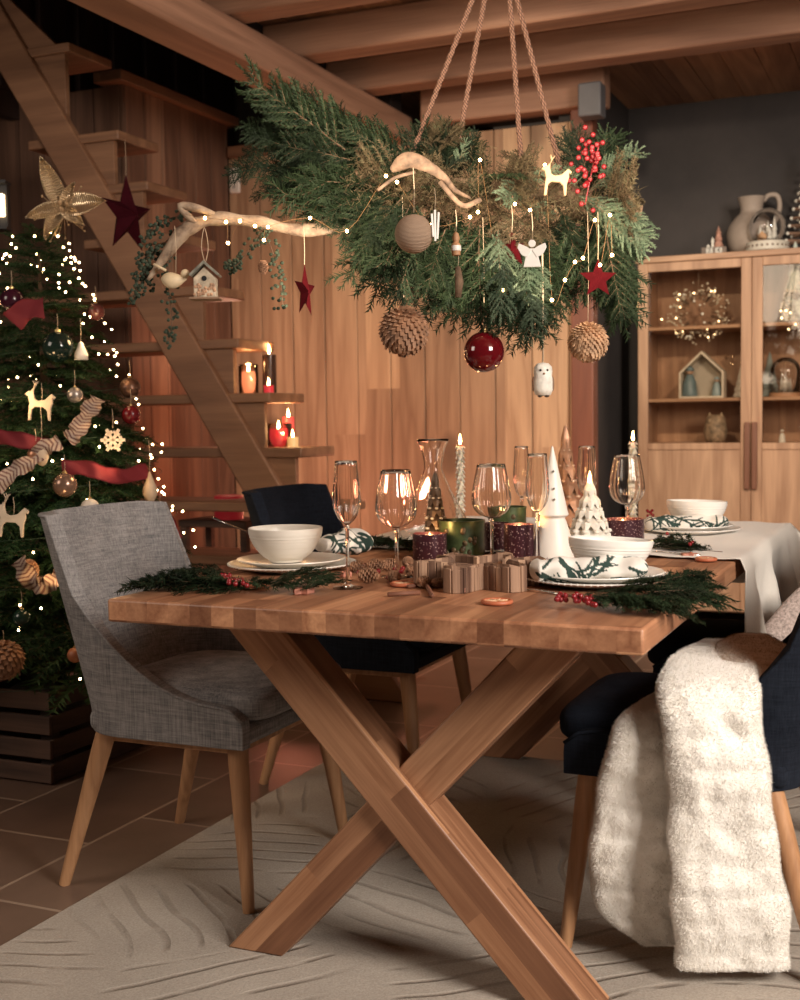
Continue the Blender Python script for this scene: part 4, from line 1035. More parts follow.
snowtree(tp(436,556),.205,.030,7,plain('bronze_tree',(.09,.06,.04),.4,.4),plain('silver_tips',(.62,.55,.44),.35,.3),'slim dark bronze tree with snowy tips in front of the carafe',name='tree_figurine',nl=8)
snowtree(tp(566,538),.305,.044,6,plain('copper_tree',(.36,.19,.11),.45,.3,nscale=30,namt=.4),plain('copper_tips',(.60,.42,.30),.4,.2),'tall copper brown tree behind the white gnome cone',name='tree_figurine',nl=7)
snowtree(tp(590,548),.165,.052,5,SNOW,SNOW,'squat frosted white tree candle with a lit wick right of the white gnome cone',lit=True,nl=12)
# gnome cone
t=thing('gnome_cone',tp(553,562),'smooth white two tier ceramic cone tree in the middle of the table','decoration')
P=catmull([(.047,0,0),(.050,.012,0),(.046,.045,0),(.034,.090,0),(.029,.105,0),(.037,.112,0),(.034,.125,0),(.020,.19,0),(.008,.245,0),(.002,.272,0)],40)
MB().lathe([(.0001,0)]+[(p.x,p.y) for p in P]+[(.0001,.274)],40).build('body',plain('matt_white',(.80,.74,.66),.45,nscale=14,namt=.04),t,smooth=50)
m=MB()
for z in (.215,.175,.150): 
    r_=.014+(.245-z)*.19; m.ball(.0028,((r_)*.4,-(r_)*.92,z),8,5)
m.build('dots',plain('dot_grey',(.2,.18,.16),.5),t,smooth=True)
# mosaic tealight holders
MOS=NT('plum_mosaic'); v=MOS.n.new('ShaderNodeTexVoronoi'); v.inputs['Scale'].default_value=170; MOS.link(MOS.coord(),v.inputs[0])
MOS.set(base=MOS.ramp(v.outputs[0],[(.12,(.62,.45,.42)),(.3,(.060,.018,.026))]),rough=.3,metal=.35); MOS=MOS.mat
def tealight(loc,r,h,label,lit=True):
    t=thing('tealight_holder',loc,label,'candle holder')
    MB().lathe([(.0001,0),(r*.9,0),(r,.004),(r,h),(r*.94,h),(r*.92,.008),(.0001,.006)],40).build('holder',MOS,t,smooth=50)
    MB().cyl(r*.85,.008,h*.62,24).build('wax',WAX('plum_wax',(.30,.08,.08)),t,smooth=50)
    if lit: flame(t,h*.62,.7)
    return t
tealight(tp(430,561),.041,.067,'plum mosaic tealight holder at the left, behind the bark tray')
tealight(tp(519,563),.035,.092,'taller plum mosaic tealight holder beside the middle wine glass')
tealight(tp(623,546),.055,.072,'wide plum mosaic tealight holder behind the front right bowl')
tealight(tp(497,552),.033,.075,'dark plum tealight holder behind the middle wine glass',lit=False)
GT=plain('green_tin',(.045,.065,.025),.35,.3,nscale=25,namt=.7)
for x,y,r,h,lb in ((462,557,.056,.092,'dark green round tin candle left of the middle wine glass'),(508,543,.05,.10,'dark green tin candle behind the taller plum holder')):
    t=thing('tin_candle',tp(x,y),lb,'candle'); MB().lathe([(.0001,0),(r,0),(r,h-.006),(r*1.03,h-.006),(r*1.03,h),(r*.96,h),(r*.94,h-.02),(.0001,h-.02)],40).build('tin',GT,t,smooth=40)
    m=MB()
    for k in range(16): a=-PI/2+U(-1,1); z=U(.015,h-.02); m.ball(.0075,(r*math.cos(a),r*math.sin(a),z),8,5,sy=.5)
    m.build('painted_baubles',plain('tin_gold',(.09,.06,.03),.4,.3,nscale=80,namt=.7),t,smooth=True)['kind']='stuff'
# star shaped bark tray
c=tp(480,585); t=thing('star_tray',c,'star shaped wooden tray edged with bark strips on the table','tray',rot=.35)
P=[]
for k in range(6):
    a=k*PI/3+.1
    for r_,o_ in ((.128,-.16),(.134,0),(.128,.16)): P.append((r_*math.cos(a+o_),r_*math.sin(a+o_)))
    P.append((.064*math.cos(a+PI/6),.064*math.sin(a+PI/6)))
BK=wood('bark_strips',(.11,.055,.032),(.42,.26,.17),axis=2,stave=(.013,.013,9),tonevar=.5,rough=.8,bump=.5)
m=MB()
n=len(P)
vs=[(x,y,0) for x,y in P]+[(x,y,.050+.003*((i*7)%3)) for i,(x,y) in enumerate(P)]+[(x*.90,y*.90,.050) for x,y in P]+[(x*.90,y*.90,.036) for x,y in P]
fs=[(i,(i+1)%n,(i+1)%n+n,i+n) for i in range(n)]+[(i+n,(i+1)%n+n,(i+1)%n+2*n,i+2*n) for i in range(n)]+[(i+2*n,(i+1)%n+2*n,(i+1)%n+3*n,i+3*n) for i in range(n)]+[tuple(range(n-1,-1,-1)),tuple(range(3*n,4*n))]
m.add(vs,fs); m.build('tray',[BK],t,smooth=False,recalc=True)
for i in range(n):
    x0,y0=P[i];x1,y1=P[(i+1)%n]; L_=math.hypot(x1-x0,y1-y0); k_=max(1,int(L_/.016))
    m=MB()
    for k in range(k_):
        f=(k+.5)/k_; m.box(-L_/k_*.45,L_/k_*.45,-.003,.003,0,.046+U(0,.008),M=T(x0+(x1-x0)*f,y0+(y1-y0)*f,0)@RZ(math.atan2(y1-y0,x1-x0)))
    m.build('bark_strip',BK,t,bevel=.001)
# scatter: slices, wooden bits, cinnamon, cones, berries
ORS=NT('dried_orange'); tc=ORS.coord(); gr=ORS.n.new('ShaderNodeTexNoise'); ORS.link(tc,gr.inputs[0]); gr.inputs['Scale'].default_value=90; ORS.set(base=ORS.ramp(gr.outputs[0],[(.35,(.42,.13,.05)),(.65,(.75,.52,.26))]),rough=.5); ORS=ORS.mat
RIND=plain('orange_rind',(.45,.13,.06),.5)
def oslice(px,py,r,label,z=ZT,tilt=0):
    t=thing('dried_orange_slice',tp(px,py,z),label,'dried orange',None,(tilt,0,U(0,3)))
    MB().tube([(r*math.cos(a),r*math.sin(a),.0045) for a in [k*PI/14 for k in range(28)]],.0042,8,closed=True).build('rind',RIND,t,smooth=True)
    m=MB(); m.cyl(r*.97,.001,.006,28); m.build('pulp',ORS,t,smooth=40)
    m=MB()
    for k in range(8): m.box(.004,r*.92,-.0008,.0008,.006,.0072,M=RZ(k*PI/4))
    m.build('pith_lines',plain('pith',(.70,.48,.30),.6),t)
oslice(257,587,.026,'dried orange slice in front of the left plate')
oslice(497,604,.026,'dried orange slice at the front edge of the table')
oslice(404,586,.025,'dried orange slice beside the foot of the middle left wine glass')
oslice(706,561,.022,'dried orange slice on the cloth edge at the far right',z=ZT+.001)
PKW=plain('pink_wood',(.42,.17,.115),.6,nscale=40,namt=.3)
def star_chip(px,py,R,label,rot=0,z=ZT):
    t=thing('wooden_star',tp(px,py,z),label,'wooden star',None,rot)
    P=star_poly(R,R*.52,5); m=MB(); m.prism([(a,b) for a,b in P],-.006,.006,M=T(0,0,.0062)@RX(-PI/2)); m.build('star',PKW,t,bevel=.002,recalc=True)
    m=MB(); m.ball(.004,(R*.2,0,.013),8,5,sz=.5); m.build('star_button',RIND,t,smooth=True); return t
star_chip(303,594,.024,'small pink wooden star in front of the left plate, right of the orange slice',.3)
star_chip(345,577,.018,'small pink wooden star between the left plate and the flute',.9)
star_chip(459,592,.027,'pink wooden star in front of the bark tray',.2)
star_chip(476,587,.018,'tiny pink wooden star touching the bark tray',1.2)
star_chip(636,607,.024,'pink wooden star lying in the fir in front of the front right plate',.5)
star_chip(689,558,.022,'pink wooden star near the far right orange slice',.1)
CIN=plain('cinnamon',(.17,.065,.035),.7,nscale=40)
def stick(p,d,r,label,cat='cinnamon stick'):
    p=Vector(p);d=Vector(d); t=thing('cinnamon_stick',p+Vector((0,0,r+.0005)),label,cat)
    MB().tube([(0,0,0),d*.5,d],r,8).tube([Vector((0,0,r*.7)),d+Vector((0,0,r*.7))],r*.55,6).build('bark_roll',CIN,t,smooth=True)
stick(tp(388,597),tp(420,595)-tp(388,597),.004,'cinnamon stick lying at the front of the pine cones')
stick(tp(432,598),tp(422,578)-tp(432,598),.0045,'cinnamon stick pointing back toward the tealight holder')
stick(tp(408,589),tp(436,585)-tp(408,589),.004,'cinnamon stick just behind the front one')
random.seed(33)
CP=[(368,583,.85),(376,572,.8),(390,571,.75),(394,583,.7),(358,572,.7),(414,577,.75),(424,588,.65),(408,568,.7),(438,588,.55)]
CL=['leftmost pine cone of the heap, touching the front flute','pine cone in the left front of the heap','pine cone at the middle of the heap, between flute and wine glass','pine cone touching the foot of the middle left wine glass','pine cone behind the front flute','pine cone just right of the middle left wine glass','pine cone between the cinnamon sticks','pine cone behind the wine glass beside the tealight holder','small pine cone against the bark tray']
for (x,y,s),lb in zip(CP,CL): pinecone(tp(x,y)+Vector((0,0,.018*s+.001)),lb,s,(PI/2,0,U(0,3)))
m=MB()
for k in range(16):
    c=tp(370+U(-15,60),573+U(-6,8)); m.ball(.0058,c+Vector((0,0,.0062)),10,6)
tag(m.build('red_berry',BERRY,None,smooth=True),'loose red berries scattered among the pine cones on the table','berries',kind='stuff')
# greenery on the table
def tablegreen(name,origin,segs,label,berries=(),extra=1,jt=.006):
    t=thing(name,origin,label,'fir branch')
    for kd,a,b,z0,z1 in segs:
        A=tp(*a,ZT+z0)-origin; B=tp(*b,ZT+z1)-origin
        sprig(kd,t,A,B,Vector((U(-.25,.25),U(-.25,.25),1)),'sprig',wid=1.15)
        for q_ in range(extra): sprig(kd,t,A.lerp(B,U(0,.25))+Vector((U(-jt,jt),U(-jt,jt),U(.004,.012))),A.lerp(B,U(.75,1.0))+Vector((U(-2*jt,2*jt),U(-jt,jt),U(.002,.014))),Vector((U(-.6,.6),U(-.6,.6),1)),'sprig',wid=1.0)
    if berries:
        m=MB()
        for (x,y,n,w) in berries:
            for k in range(n): m.ball(.0052,tp(x+U(-w,w),y+U(-4,4),ZT+.014+U(0,.012))-origin,9,6)
        m.build('berries',BERRY,t,smooth=True)['kind']='stuff'
    return t
random.seed(12)
tablegreen('fir_garland',tp(240,580),[('dark',(235,587),(140,583),.010,.010),('fir',(250,588),(180,584),.010,.010),('dark',(215,578),(120,588),.012,.02),('fir',(240,584),(305,588),.014,.012),('juni',(290,588),(340,572),.012,.03),('fir',(300,590),(345,580),.012,.02),('juni',(265,588),(325,566),.014,.05),('dark',(230,574),(165,572),.016,.018)],'dark fir garland with red berries around the left plate',[(228,579,12,7),(240,583,9,8)])
tablegreen('fir_garland',tp(640,600),[('dark',(575,600),(640,604),.012,.012),('fir',(600,600),(655,610),.014,.014),('fir',(625,604),(690,612),.014,.012),('fir',(645,598),(725,603),.018,-.01),('fir',(655,592),(722,585),.02,.02),('dark',(650,590),(712,578),.02,.03),('fir',(640,603),(705,622),.014,-.02),('juni',(600,596),(665,590),.014,.03),('dark',(640,596),(700,596),.02,.02),('fir',(620,588),(675,580),.014,.03)],'green fir garland spilling over the right edge of the table',[(562,597,9,9),(580,598,9,7),(592,601,6,5)],extra=2,jt=.012)
tablegreen('fir_garland',tp(680,547),[('dark',(645,548),(695,546),.012,.014),('dark',(665,549),(712,548),.012,.014),('fir',(700,547),(655,541),.016,.02)],'short dark fir garland with red berries before the far right plate',[(650,512,7,3),(670,537,5,5),(690,541,4,4)])
tablegreen('fir_garland',tp(440,568),[('dark',(345,548),(385,540),.01,.012),('dark',(385,543),(412,547),.01,.02)],'dark fir sprig at the left far edge of the table behind the wine glass')
random.seed(3)
def rosette(loc,label):
    t=thing('red_pine_pick',loc,label,'decoration'); m=MB()
    for k in range(70): m.spike((0,0,.004),Vector((U(-1,1),U(-1,1),U(0,1))).normalized()*U(.015,.028),.0018)
    m.build('spikes',plain('burgundy',(.16,.02,.025),.6),t,smooth=False)
rosette(tp(551,567)+Vector((0,0,0)),'spiky burgundy pick at the foot of the white gnome cone'); 
# ------------------------------------------------------------------ tablecloth
def lin(name,c): 
    t=NT(name); n=t.noise(t.coord(),300,3,.6); t.set(base=t.ramp(n,[(.3,tuple(x*.9 for x in c)),(.7,c)]),rough=.9,sheen=.2); t.bump(n,.2,.001); return t.mat
LIN=lin('linen',(.74,.69,.62))
random.seed(2)
def cloth():
    # rows across the table (x) , columns along y ; right side hangs, back hangs
    ys0,ys1=.975,2.0; nx,ny=150,70; m=MB()
    xs=-1.055
    def f(u,v):
        # u: 0..1 : left drop -> across -> right drop ; v: 0..1 front -> back drop
        LD=.05; W=1.055+.012; RD=.26; tot=LD+W+RD; s=u*tot
        y0=ys0+.012*math.sin(s*9)
        tl=(ys1+.006-y0); BD=.20; q=v*(tl+BD)
        zt=.766+.0015*math.sin(s*23+q*17)+.001*math.sin(s*51)
        back=max(0,q-tl); yy=y0+min(q,tl)
        if s<LD: x=-1.058; z=zt-(LD-s); out=0
        elif s<LD+W: x=-1.058+(s-LD); z=zt; out=0
        else: x=.008; out=s-LD-W; z=zt
        if out>0:
            fold=.020*math.sin(yy*19+.6)+.012*math.sin(yy*37)
            fl=min(1,out/.10)*min(1,max(0,(yy-ys0)/.15)+.25)
            cor=max(0,1-abs(yy-ys1)/.45)**1.6
            slant=.02+.9*cor*.55
            x=.008+.012*min(1,out/.03)+out*slant*.55+fold*fl*out/.27*1.6+ .004
            z=zt-out*math.sqrt(max(.05,1-(slant*.55)**2))
            drop=1-.16*max(0,math.sin((yy-ys0)*7.0))
            z=zt-(zt-z)*drop
            yy+=.03*cor*out/.27
        if back>0:
            yy=yy+.010+back*.10+.012*math.sin(s*17)*back/.2; 
            z-=back*.97 if out<=0 else back*.55
            if out>0: x+=back*.5
        return Vector((x,yy,z))
    m.grid(f,nx,ny); o=m.build('tablecloth',LIN,None,smooth=True,solid=.0022)
    o.modifiers['solid'].offset=1
    tag(o,'pale linen tablecloth over the far end of the table, hanging off its right side','tablecloth')
cloth()
# ------------------------------------------------------------------ fur throw
FUR=NT('cream_fur'); n_=FUR.noise(FUR.coord(),60,5,.7); FUR.set(base=FUR.ramp(n_,[(.3,(.84,.80,.73)),(.7,(.95,.92,.87))]),rough=.95,sheen=.5,spec=.1); FUR.bump(n_,.6,.008); FUR=FUR.mat
TAN=NT('tan_fur'); n_=TAN.noise(TAN.coord(),60,5,.7); TAN.set(base=TAN.ramp(n_,[(.3,(.30,.21,.14)),(.7,(.50,.37,.26))]),rough=.95,sheen=.4); TAN.bump(n_,.5,.006); TAN=TAN.mat
TW=thing('fur_throw',Pd(700,700,2.40),'cream quilted fur throw draped over the right navy chair down to the rug','throw')
TO=Vector(TW.location)
random.seed(14)
def lobe(name,rows,mat,fur=26000,fl=.0065,quilt=.062,seed=0):
    # rows: (py, left px, right px, depth D at front surface, half thickness)
    R=[]; ctrl=[Vector((a[0],a[1],a[2])) for a in rows]; c2=[Vector((a[3],a[4],0)) for a in rows]
    n=90; A=catmull(ctrl,n); B=catmull(c2,n); K=72; m=MB(); P=[]
    cum=0; prev=None
    for i in range(n+1):
        py,l,r=A[i]; D,h=B[i].x,B[i].y
        L_=Pd(l,py,D+h); R_=Pd(r,py,D+h); c=(L_+R_)/2; hw=(R_-L_)/2; 
        dn=fwd0*h
        if prev is not None: cum+=(c-prev).length
        prev=c
        ring=[]
        for k in range(K):
            a=2*PI*k/K; ca,sa=math.cos(a),math.sin(a)
            ex=abs(ca)**.75*(1 if ca>=0 else -1); ey=abs(sa)**.6*(1 if sa>=0 else -1)
            wx=hw.length*ex
            q=.80+.20*abs(math.sin(PI*cum/quilt))**.5*(.6+.4*abs(math.sin(PI*wx/.045+1.2*math.sin(cum*20+seed))))
            nz=noise.noise(Vector((wx*9,cum*9,seed+sa*.6)))*.30+noise.noise(Vector((wx*26,cum*26,seed+3)))*.22
            e_=.97+.03*math.sin(cum*45+seed)
            p=c+hw*ex*e_+ (-dn)*(-ey)*(q+nz) if False else c+hw*ex*e_-fwd0*(h*ey*(q+nz))
            ring.append(p-TO)
        P.append(ring)
    for ring in P: m.v.extend([tuple(p) for p in ring])
    for i in range(n):
        for k in range(K): m.f.append((i*K+k,i*K+(k+1)%K,(i+1)*K+(k+1)%K,(i+1)*K+k)); m.m.append(0)
    m.f.append(tuple(range(K))); m.m.append(0); m.f.append(tuple(n*K+k for k in range(K-1,-1,-1))); m.m.append(0)
    o=m.build(name,mat,TW,smooth=True,recalc=True)
    f=MB()
    for _ in range(fur):
        i=random.randrange(n); k=random.randrange(K); a=P[i][k]; b=P[i][(k+1)%K]; c=P[i+1][k]
        nn=(b-a).cross(c-a); 
        if nn.length<1e-12: continue
        nn.normalize(); cen=sum((P[i][j] for j in (0,K//4,K//2,3*K//4)),Vector())/4
        if nn.dot(a-cen)<0: nn=-nn
        p=a+(b-a)*rnd()+(c-a)*rnd(); d=(nn*1.3+Vector((U(-.8,.8),U(-.8,.8),U(-.9,.5)))).normalized()*fl*U(.6,1.2)
        f.spike(p-nn*.001,d,.0006)
    of=f.build('fur_pile',mat,o,smooth=False); of['kind']='stuff'
    return o
lobe('hanging_panel',[(644,700,722,2.60,.010),(652,682,746,2.48,.040),(672,662,757,2.34,.048),(700,658,759,2.285,.045),(735,662,764,2.275,.042),(780,668,770,2.28,.040),(830,668,775,2.30,.038),(880,671,784,2.31,.038),(925,672,790,2.33,.036),(966,676,788,2.35,.030)],FUR,52000,seed=1)
lobe('folded_panel',[(694,655,690,2.44,.010),(704,640,690,2.40,.030),(722,618,690,2.375,.034),(750,606,690,2.37,.034),(800,596,690,2.39,.038),(850,590,690,2.41,.042),(885,590,690,2.45,.038),(915,604,690,2.455,.034),(942,640,692,2.46,.026)],FUR,42000,seed=5)
lobe('lap_fold',[(640,706,722,2.74,.012),(648,696,742,2.70,.05),(662,674,748,2.64,.06),(682,662,752,2.56,.06),(704,662,752,2.50,.05)],FUR,9000,seed=8)
o=lobe('tan_underside',[(634,738,768,2.62,.02),(646,718,786,2.50,.05),(662,714,792,2.40,.06),(682,716,788,2.36,.055),(700,728,775,2.36,.04),(708,738,765,2.38,.02)],TAN,7000,seed=11)
o['label']='tan coloured underside folded over the chair arm'
# speckled cushion on the far right chair
t=thing('cushion',Pd(790,642,3.05),'speckled pale cushion at the right frame edge behind the throw','cushion',rot=TH+.35)
def pil(u,v):
    a=2*PI*u; ph=PI*(v-.5); cx=math.copysign(abs(math.cos(a))**.5,math.cos(a))*math.cos(ph)**.6; cy=math.copysign(abs(math.sin(a))**.5,math.sin(a))*math.cos(ph)**.6
    return Vector((.16*cx,.05*math.sin(ph)*(1-.5*max(abs(cx),abs(cy))),.085*cy))
MB().grid(pil,40,20,closeu=True,M=RY(-.75)).build('cover',plain('speckled_knit',(.36,.29,.26),.9,nscale=160,namt=.45,bump=.5,bscale=200),t,smooth=True)

# ------------------------------------------------------------------ cabinet
YC=4.5
CB=thing('display_cabinet',(-.44,YC+.2,0),'oak display cabinet with glass upper doors against the dark wall','cabinet')
def cz(px,py): return Py(px,py,YC).z
XL=-1.02; XR=.14; zt=cz(640,258); xm=-.44
def cb(name,x0,x1,y0,y1,z0,z1,mat=W_CAB,par=CB,bev=.003,lab=None):
    o=MB().box(x0+.44,x1+.44,y0-YC-.2,y1-YC-.2,z0,z1).build(name,mat,par,bevel=bev,label=lab); return o
yf=YC; yb=YC+.40
m=MB()
for a in ((XL,XL+.025,yf+.022,yb,.08,zt-.03),(XR-.025,XR,yf+.022,yb,.08,zt-.03),(XL,XR,yb-.012,yb,.08,zt-.03),(XL+.025,XR-.025,yf+.03,yb-.012,.08,.11),(xm-.012,xm+.012,yf+.03,yb-.012,.11,zt-.03)): m.box(a[0]+.44,a[1]+.44,a[2]-YC-.2,a[3]-YC-.2,a[4],a[5])
m.build('carcass',W_CAB,CB,bevel=.002)
cb('top',XL-.012,XR+.012,yf-.012,yb,zt-.03,zt,W_CABX)
m=MB()
for x in (XL+.05,XR-.05):
    for y in (yf+.05,yb-.05): m.box(x-.025+.44,x+.025+.44,y-.025-YC-.2,y+.025-YC-.2,0,.08)
m.build('feet',W_CAB,CB)
zs1=cz(700,325); zs2=cz(700,398); zr=cz(700,443)
for z in (zs1,zs2): cb('shelf',XL+.025,XR-.025,yf+.03,yb-.012,z-.018,z,W_CABX)
cb('shelf',XL+.025,XR-.025,yf+.026,yb-.012,zr-.02,zr-.002,W_CABX)
def door(x0,x1,hs):
    y0,y1=yf-.002,yf+.02; st=.052
    d=MB(); 
    for a in ((x0,x0+st,.09,zt-.032),(x1-st,x1,.09,zt-.032),(x0+st,x1-st,zt-.032-.045,zt-.032),(x0+st,x1-st,zr-.035,zr),(x0+st,x1-st,.09,.15)): d.box(a[0]+.44,a[1]+.44,y0-YC-.2,y1-YC-.2,a[2],a[3])
    o=d.build('door',W_CAB,CB,bevel=.003)
    p=MB().box(x0+st+.44,x1-st+.44,y0+.008-YC-.2,y1-YC-.2,.15,zr-.035).build('door_panel',W_CAB,o,bevel=.001)
    g=MB().box(x0+st+.44,x1-st+.44,y0+.008-YC-.2,y0+.012-YC-.2,zr,zt-.077).build('glass_pane',PANE,o,smooth=False)
    hx=(x1-.030) if hs>0 else (x0+.004); h0=cz(755,489); h1=cz(755,422)
    MB().box(hx+.44,hx+.026+.44,y0-.022-YC-.2,y0-YC-.2,h0,h1).build('handle',wood('handle_wood',(.16,.06,.032),(.26,.11,.06),axis=2),o,bevel=.003)
    for z in (.35,zt-.25): MB().cyl(.005,z-.03,z+.03,8,M=T((x0-.002 if hs>0 else x1+.002)+.44,y0-YC-.2,0)).build('hinge',plain('hinge_brass',(.25,.17,.08),.35,.8),o)
door(XL+.002,xm-.001,1); door(xm+.001,XR-.002,-1)
# things inside
def ins(px,py,dy=.10): return Py(px,py,YC+dy)
def onz(px,z,dy=.18):
    p=Py(px,300,YC+dy); return Vector((p.x,p.y,z+.0005))
# berry wreath balls hung inside the doors
def berryball(loc,r,label):
    t=thing('berry_wreath',loc,label,'wreath'); m=MB(); tw=MB()
    for k in range(210):
        d=Vector((U(-1,1),U(-1,1)*.35,U(-1,1))).normalized(); q=r*U(.62,1.05); p=d*q; m.ball(.0065*U(.6,1.1),p,6,4); tw.tube([d*r*.45,p],.0011,3)
    m.build('white_berries',plain('white_berry',(.72,.64,.50),.5,nscale=30),t,smooth=True); tw.build('twigs',B_TWIG,t)
    m=MB()
    for k in range(16):
        a=U(0,2*PI); m.ball(.0045,(r*U(.5,1.25)*math.cos(a),-.03,r*U(.5,1.25)*math.sin(a)),6,4)
    m.build('bulbs',emit('cabinet_bulb',(1,.68,.35),9),t,smooth=True)
    hang_string(t,r*.8,.14)
random.seed(44)
berryball(ins(698,313,.09),.155,'round white berry wreath hung inside the left cabinet door')
berryball(ins(806,306,.06),.12,'white berry wreath hung inside the right cabinet door at the frame edge')
hz=zs2
t=thing('house_frame',onz(703,hz,.14),'white wooden house shaped frame holding two figures on the middle shelf','decoration')
pw2=plain('white_wash',(.66,.58,.47),.6,nscale=30)
w2,h1,h2,dp,th_=.115,.135,.245,.05,.010
m=MB(); Po=[(-w2,0),(w2,0),(w2,h1),(0,h2),(-w2,h1)]; Pi=[(-w2+th_,th_),(w2-th_,th_),(w2-th_,h1-th_*.3),(0,h2-th_*1.4),(-w2+th_,h1-th_*.3)]
vs=[(x,-dp,z) for x,z in Po]+[(x,-dp,z) for x,z in Pi]+[(x,dp,z) for x,z in Po]+[(x,dp,z) for x,z in Pi]; fs=[]
for i in range(5):
    j=(i+1)%5; fs+=[(i,j,5+j,5+i),(10+j,10+i,15+i,15+j),(i,10+i,10+j,j),(5+i,5+j,15+j,15+i)]
m.add(vs,fs); m.build('frame',pw2,t,recalc=True,smooth=False); MB().prism(Po,dp-.006,dp-.001).build('back_panel',plain('back_cream',(.42,.37,.30),.8),t,smooth=False,recalc=True)
def figure(loc,h,mat,label):
    t=thing('figurine',loc,label,'figurine'); MB().lathe([(.0001,0),(h*.24,0),(h*.25,h*.05),(h*.20,h*.45),(h*.10,h*.68),(.0001,h*.72)],18).build('robe',mat,t,smooth=40); MB().ball(h*.12,(0,0,h*.80),14,9).build('head',plain('skin_clay',(.48,.30,.20),.6),t,smooth=True); MB().lathe([(h*.135,h*.80),(h*.12,h*.90),(.0001,h*.97)],14).build('veil',mat,t,smooth=True)
BLU=plain('blue_grey_glaze',(.13,.19,.21),.4,nscale=30)
figure(onz(690,hz+.011,.13),.165,BLU,'taller blue grey figurine standing in the left of the house frame')
figure(onz(717,hz+.011,.13),.105,plain('pale_blue_glaze',(.26,.34,.36),.4),'small pale blue figurine standing in the right of the house frame')
def whitecone(loc,h,r,mat,label):
    t=thing('cone_tree',loc,label,'decoration'); P=[(.0001,0)]
    for k in range(5): P+=[(r*(1-k*.18),h*(k*.19+.02)),(r*(.72-k*.15),h*(k*.19+.17))]
    P.append((.0001,h)); MB().lathe(P,24,ribs=9,amp=.05).build('body',mat,t,smooth=30)
whitecone(onz(742,hz,.20),.18,.045,SNOW,'frosted white tree on the middle shelf beside the left door frame')
whitecone(onz(795,zs1,.14),.42,.075,plain('pale_green_white',(.50,.54,.47),.5,nscale=20),'tall pale cone tree on the top shelf at the right frame edge')
whitecone(onz(770,hz,.20),.235,.055,plain('sage_tree',(.28,.33,.31),.5,nscale=20),'grey green cone tree on the middle shelf left of the glass dome')
# textured owl jar on low shelf
t=thing('textured_jar',onz(716,zr-.002,.14),'brown speckled owl shaped jar on the lowest shelf','decoration')
MB().lathe([(.0001,0),(.045,0),(.058,.03),(.062,.06),(.056,.095),(.052,.11),(.050,.13),(.030,.145),(.0001,.148)],28).build('body',plain('owl_brown',(.28,.20,.13),.6,nscale=40,namt=.6,bump=.8,bscale=70),t,smooth=True)
m=MB()
for s in (-1,1): m.lathe([(.012,0),(.0001,.022)],8,T(s*.03,0,.138)); m.ball(.010,(s*.02,-.045,.115),10,6,sy=.4)
m.build('ears',plain('owl_tan',(.45,.34,.22),.6),t)
figure(onz(783,zr-.002,.12),.07,SNOW,'tiny white figurine alone on the lowest shelf at the right')
def dome(loc,r,h,label,base,inner,bh=.02):
    t=thing('glass_dome',loc,label,'glass dome')
    MB().lathe([(.0001,0),(r*1.06,0),(r*1.08,bh*.3),(r*1.06,bh),(.0001,bh)],36).build('base',base,t,smooth=40)
    P=[]; 
    for k in range(15):
        a=k/14*PI/2; P.append((r*math.cos(a)+1e-4,bh+.001+(h-bh-r*.95)+r*.95*math.sin(a)))
    P=[(r,bh+.001)]+P; MB().lathe(P,40).build('dome',pane('dome_glass_'+str(len(bpy.data.materials)),(.95,.95,.95),.25),t,smooth=True)
    m=MB()
    for k in range(6):
        a=k*1.1; q=r*.5*(k%3)/2; hh=(h*.3)+(h*.35)*((k*5)%4)/4; m.lathe([(r*.17,0),(r*.10,hh*.4),(r*.12,hh*.42),(.0001,hh)],10,T(q*math.cos(a),q*math.sin(a),bh))
    m.build('tiny_trees',inner,t,smooth=30)
dome(onz(786,hz,.14),.075,.20,'glass dome with tiny trees on the middle shelf of the right door',W_CABX,SNOW)
m=None
# on top of the cabinet
zt_=zt+.0005
t=thing('stoneware_jug',onz(751,zt_,.25),'large matt beige stoneware jug with a handle on top of the cabinet','jug',rot=0)
P=catmull([(.065,0,0),(.105,.03,0),(.125,.09,0),(.118,.15,0),(.085,.20,0),(.060,.225,0),(.056,.25,0),(.064,.285,0),(.072,.305,0)],34)
JG=plain('beige_stoneware',(.34,.27,.22),.65,nscale=8,namt=.15,bump=.2,bscale=30)
MB().lathe([(.0001,0)]+[(p.x,p.y) for p in P]+[(p.x-.006,p.y) for p in P[::-1]][:12]+[(.0001,.20)],44).build('body',JG,t,smooth=50)
MB().tube(catmull([(.058,0,.285),(.085,0,.312),(.125,0,.312),(.142,0,.27),(.135,0,.215),(.112,0,.165)],24),[.013]*25,12,M=RZ(.25)).build('handle',JG,t,smooth=True)
t=thing('snow_globe',onz(767,zt_,.09),'glass snow globe on a cream base in front of the beige jug','snow globe')
MB().lathe([(.0001,0),(.105,0),(.108,.004),(.104,.045),(.09,.05),(.0001,.05)],44).build('base',plain('cream_base',(.55,.50,.42),.5),t,smooth=40)
m=MB()
for k in range(26): a=2*PI*k/26; m.ball(.006,(.107*math.cos(a),.107*math.sin(a),.024),6,4)
m.build('base_beads',plain('bead_brown',(.16,.11,.08),.5),t,smooth=True)
P=[(.085*math.cos(a)*1.06,.05+.075+.095*math.sin(a)) for a in [-.9+ (PI/2+.9)*k/18 for k in range(19)]]; P[-1]=(1e-4,P[-1][1])
MB().lathe(P,44).build('globe',pane('globe_glass',(.95,.95,.95),.3),t,smooth=True)
m=MB()
for (x,y,h) in ((-.035,0,.09),(.0,.02,.11),(.035,-.01,.13),(.015,-.03,.07),(-.015,-.03,.06)): m.lathe([(.018,0),(.010,h*.4),(.014,h*.42),(.006,h*.75),(.0001,h)],10,T(x,y,.05))
m.build('tiny_trees',SNOW,t,smooth=30)
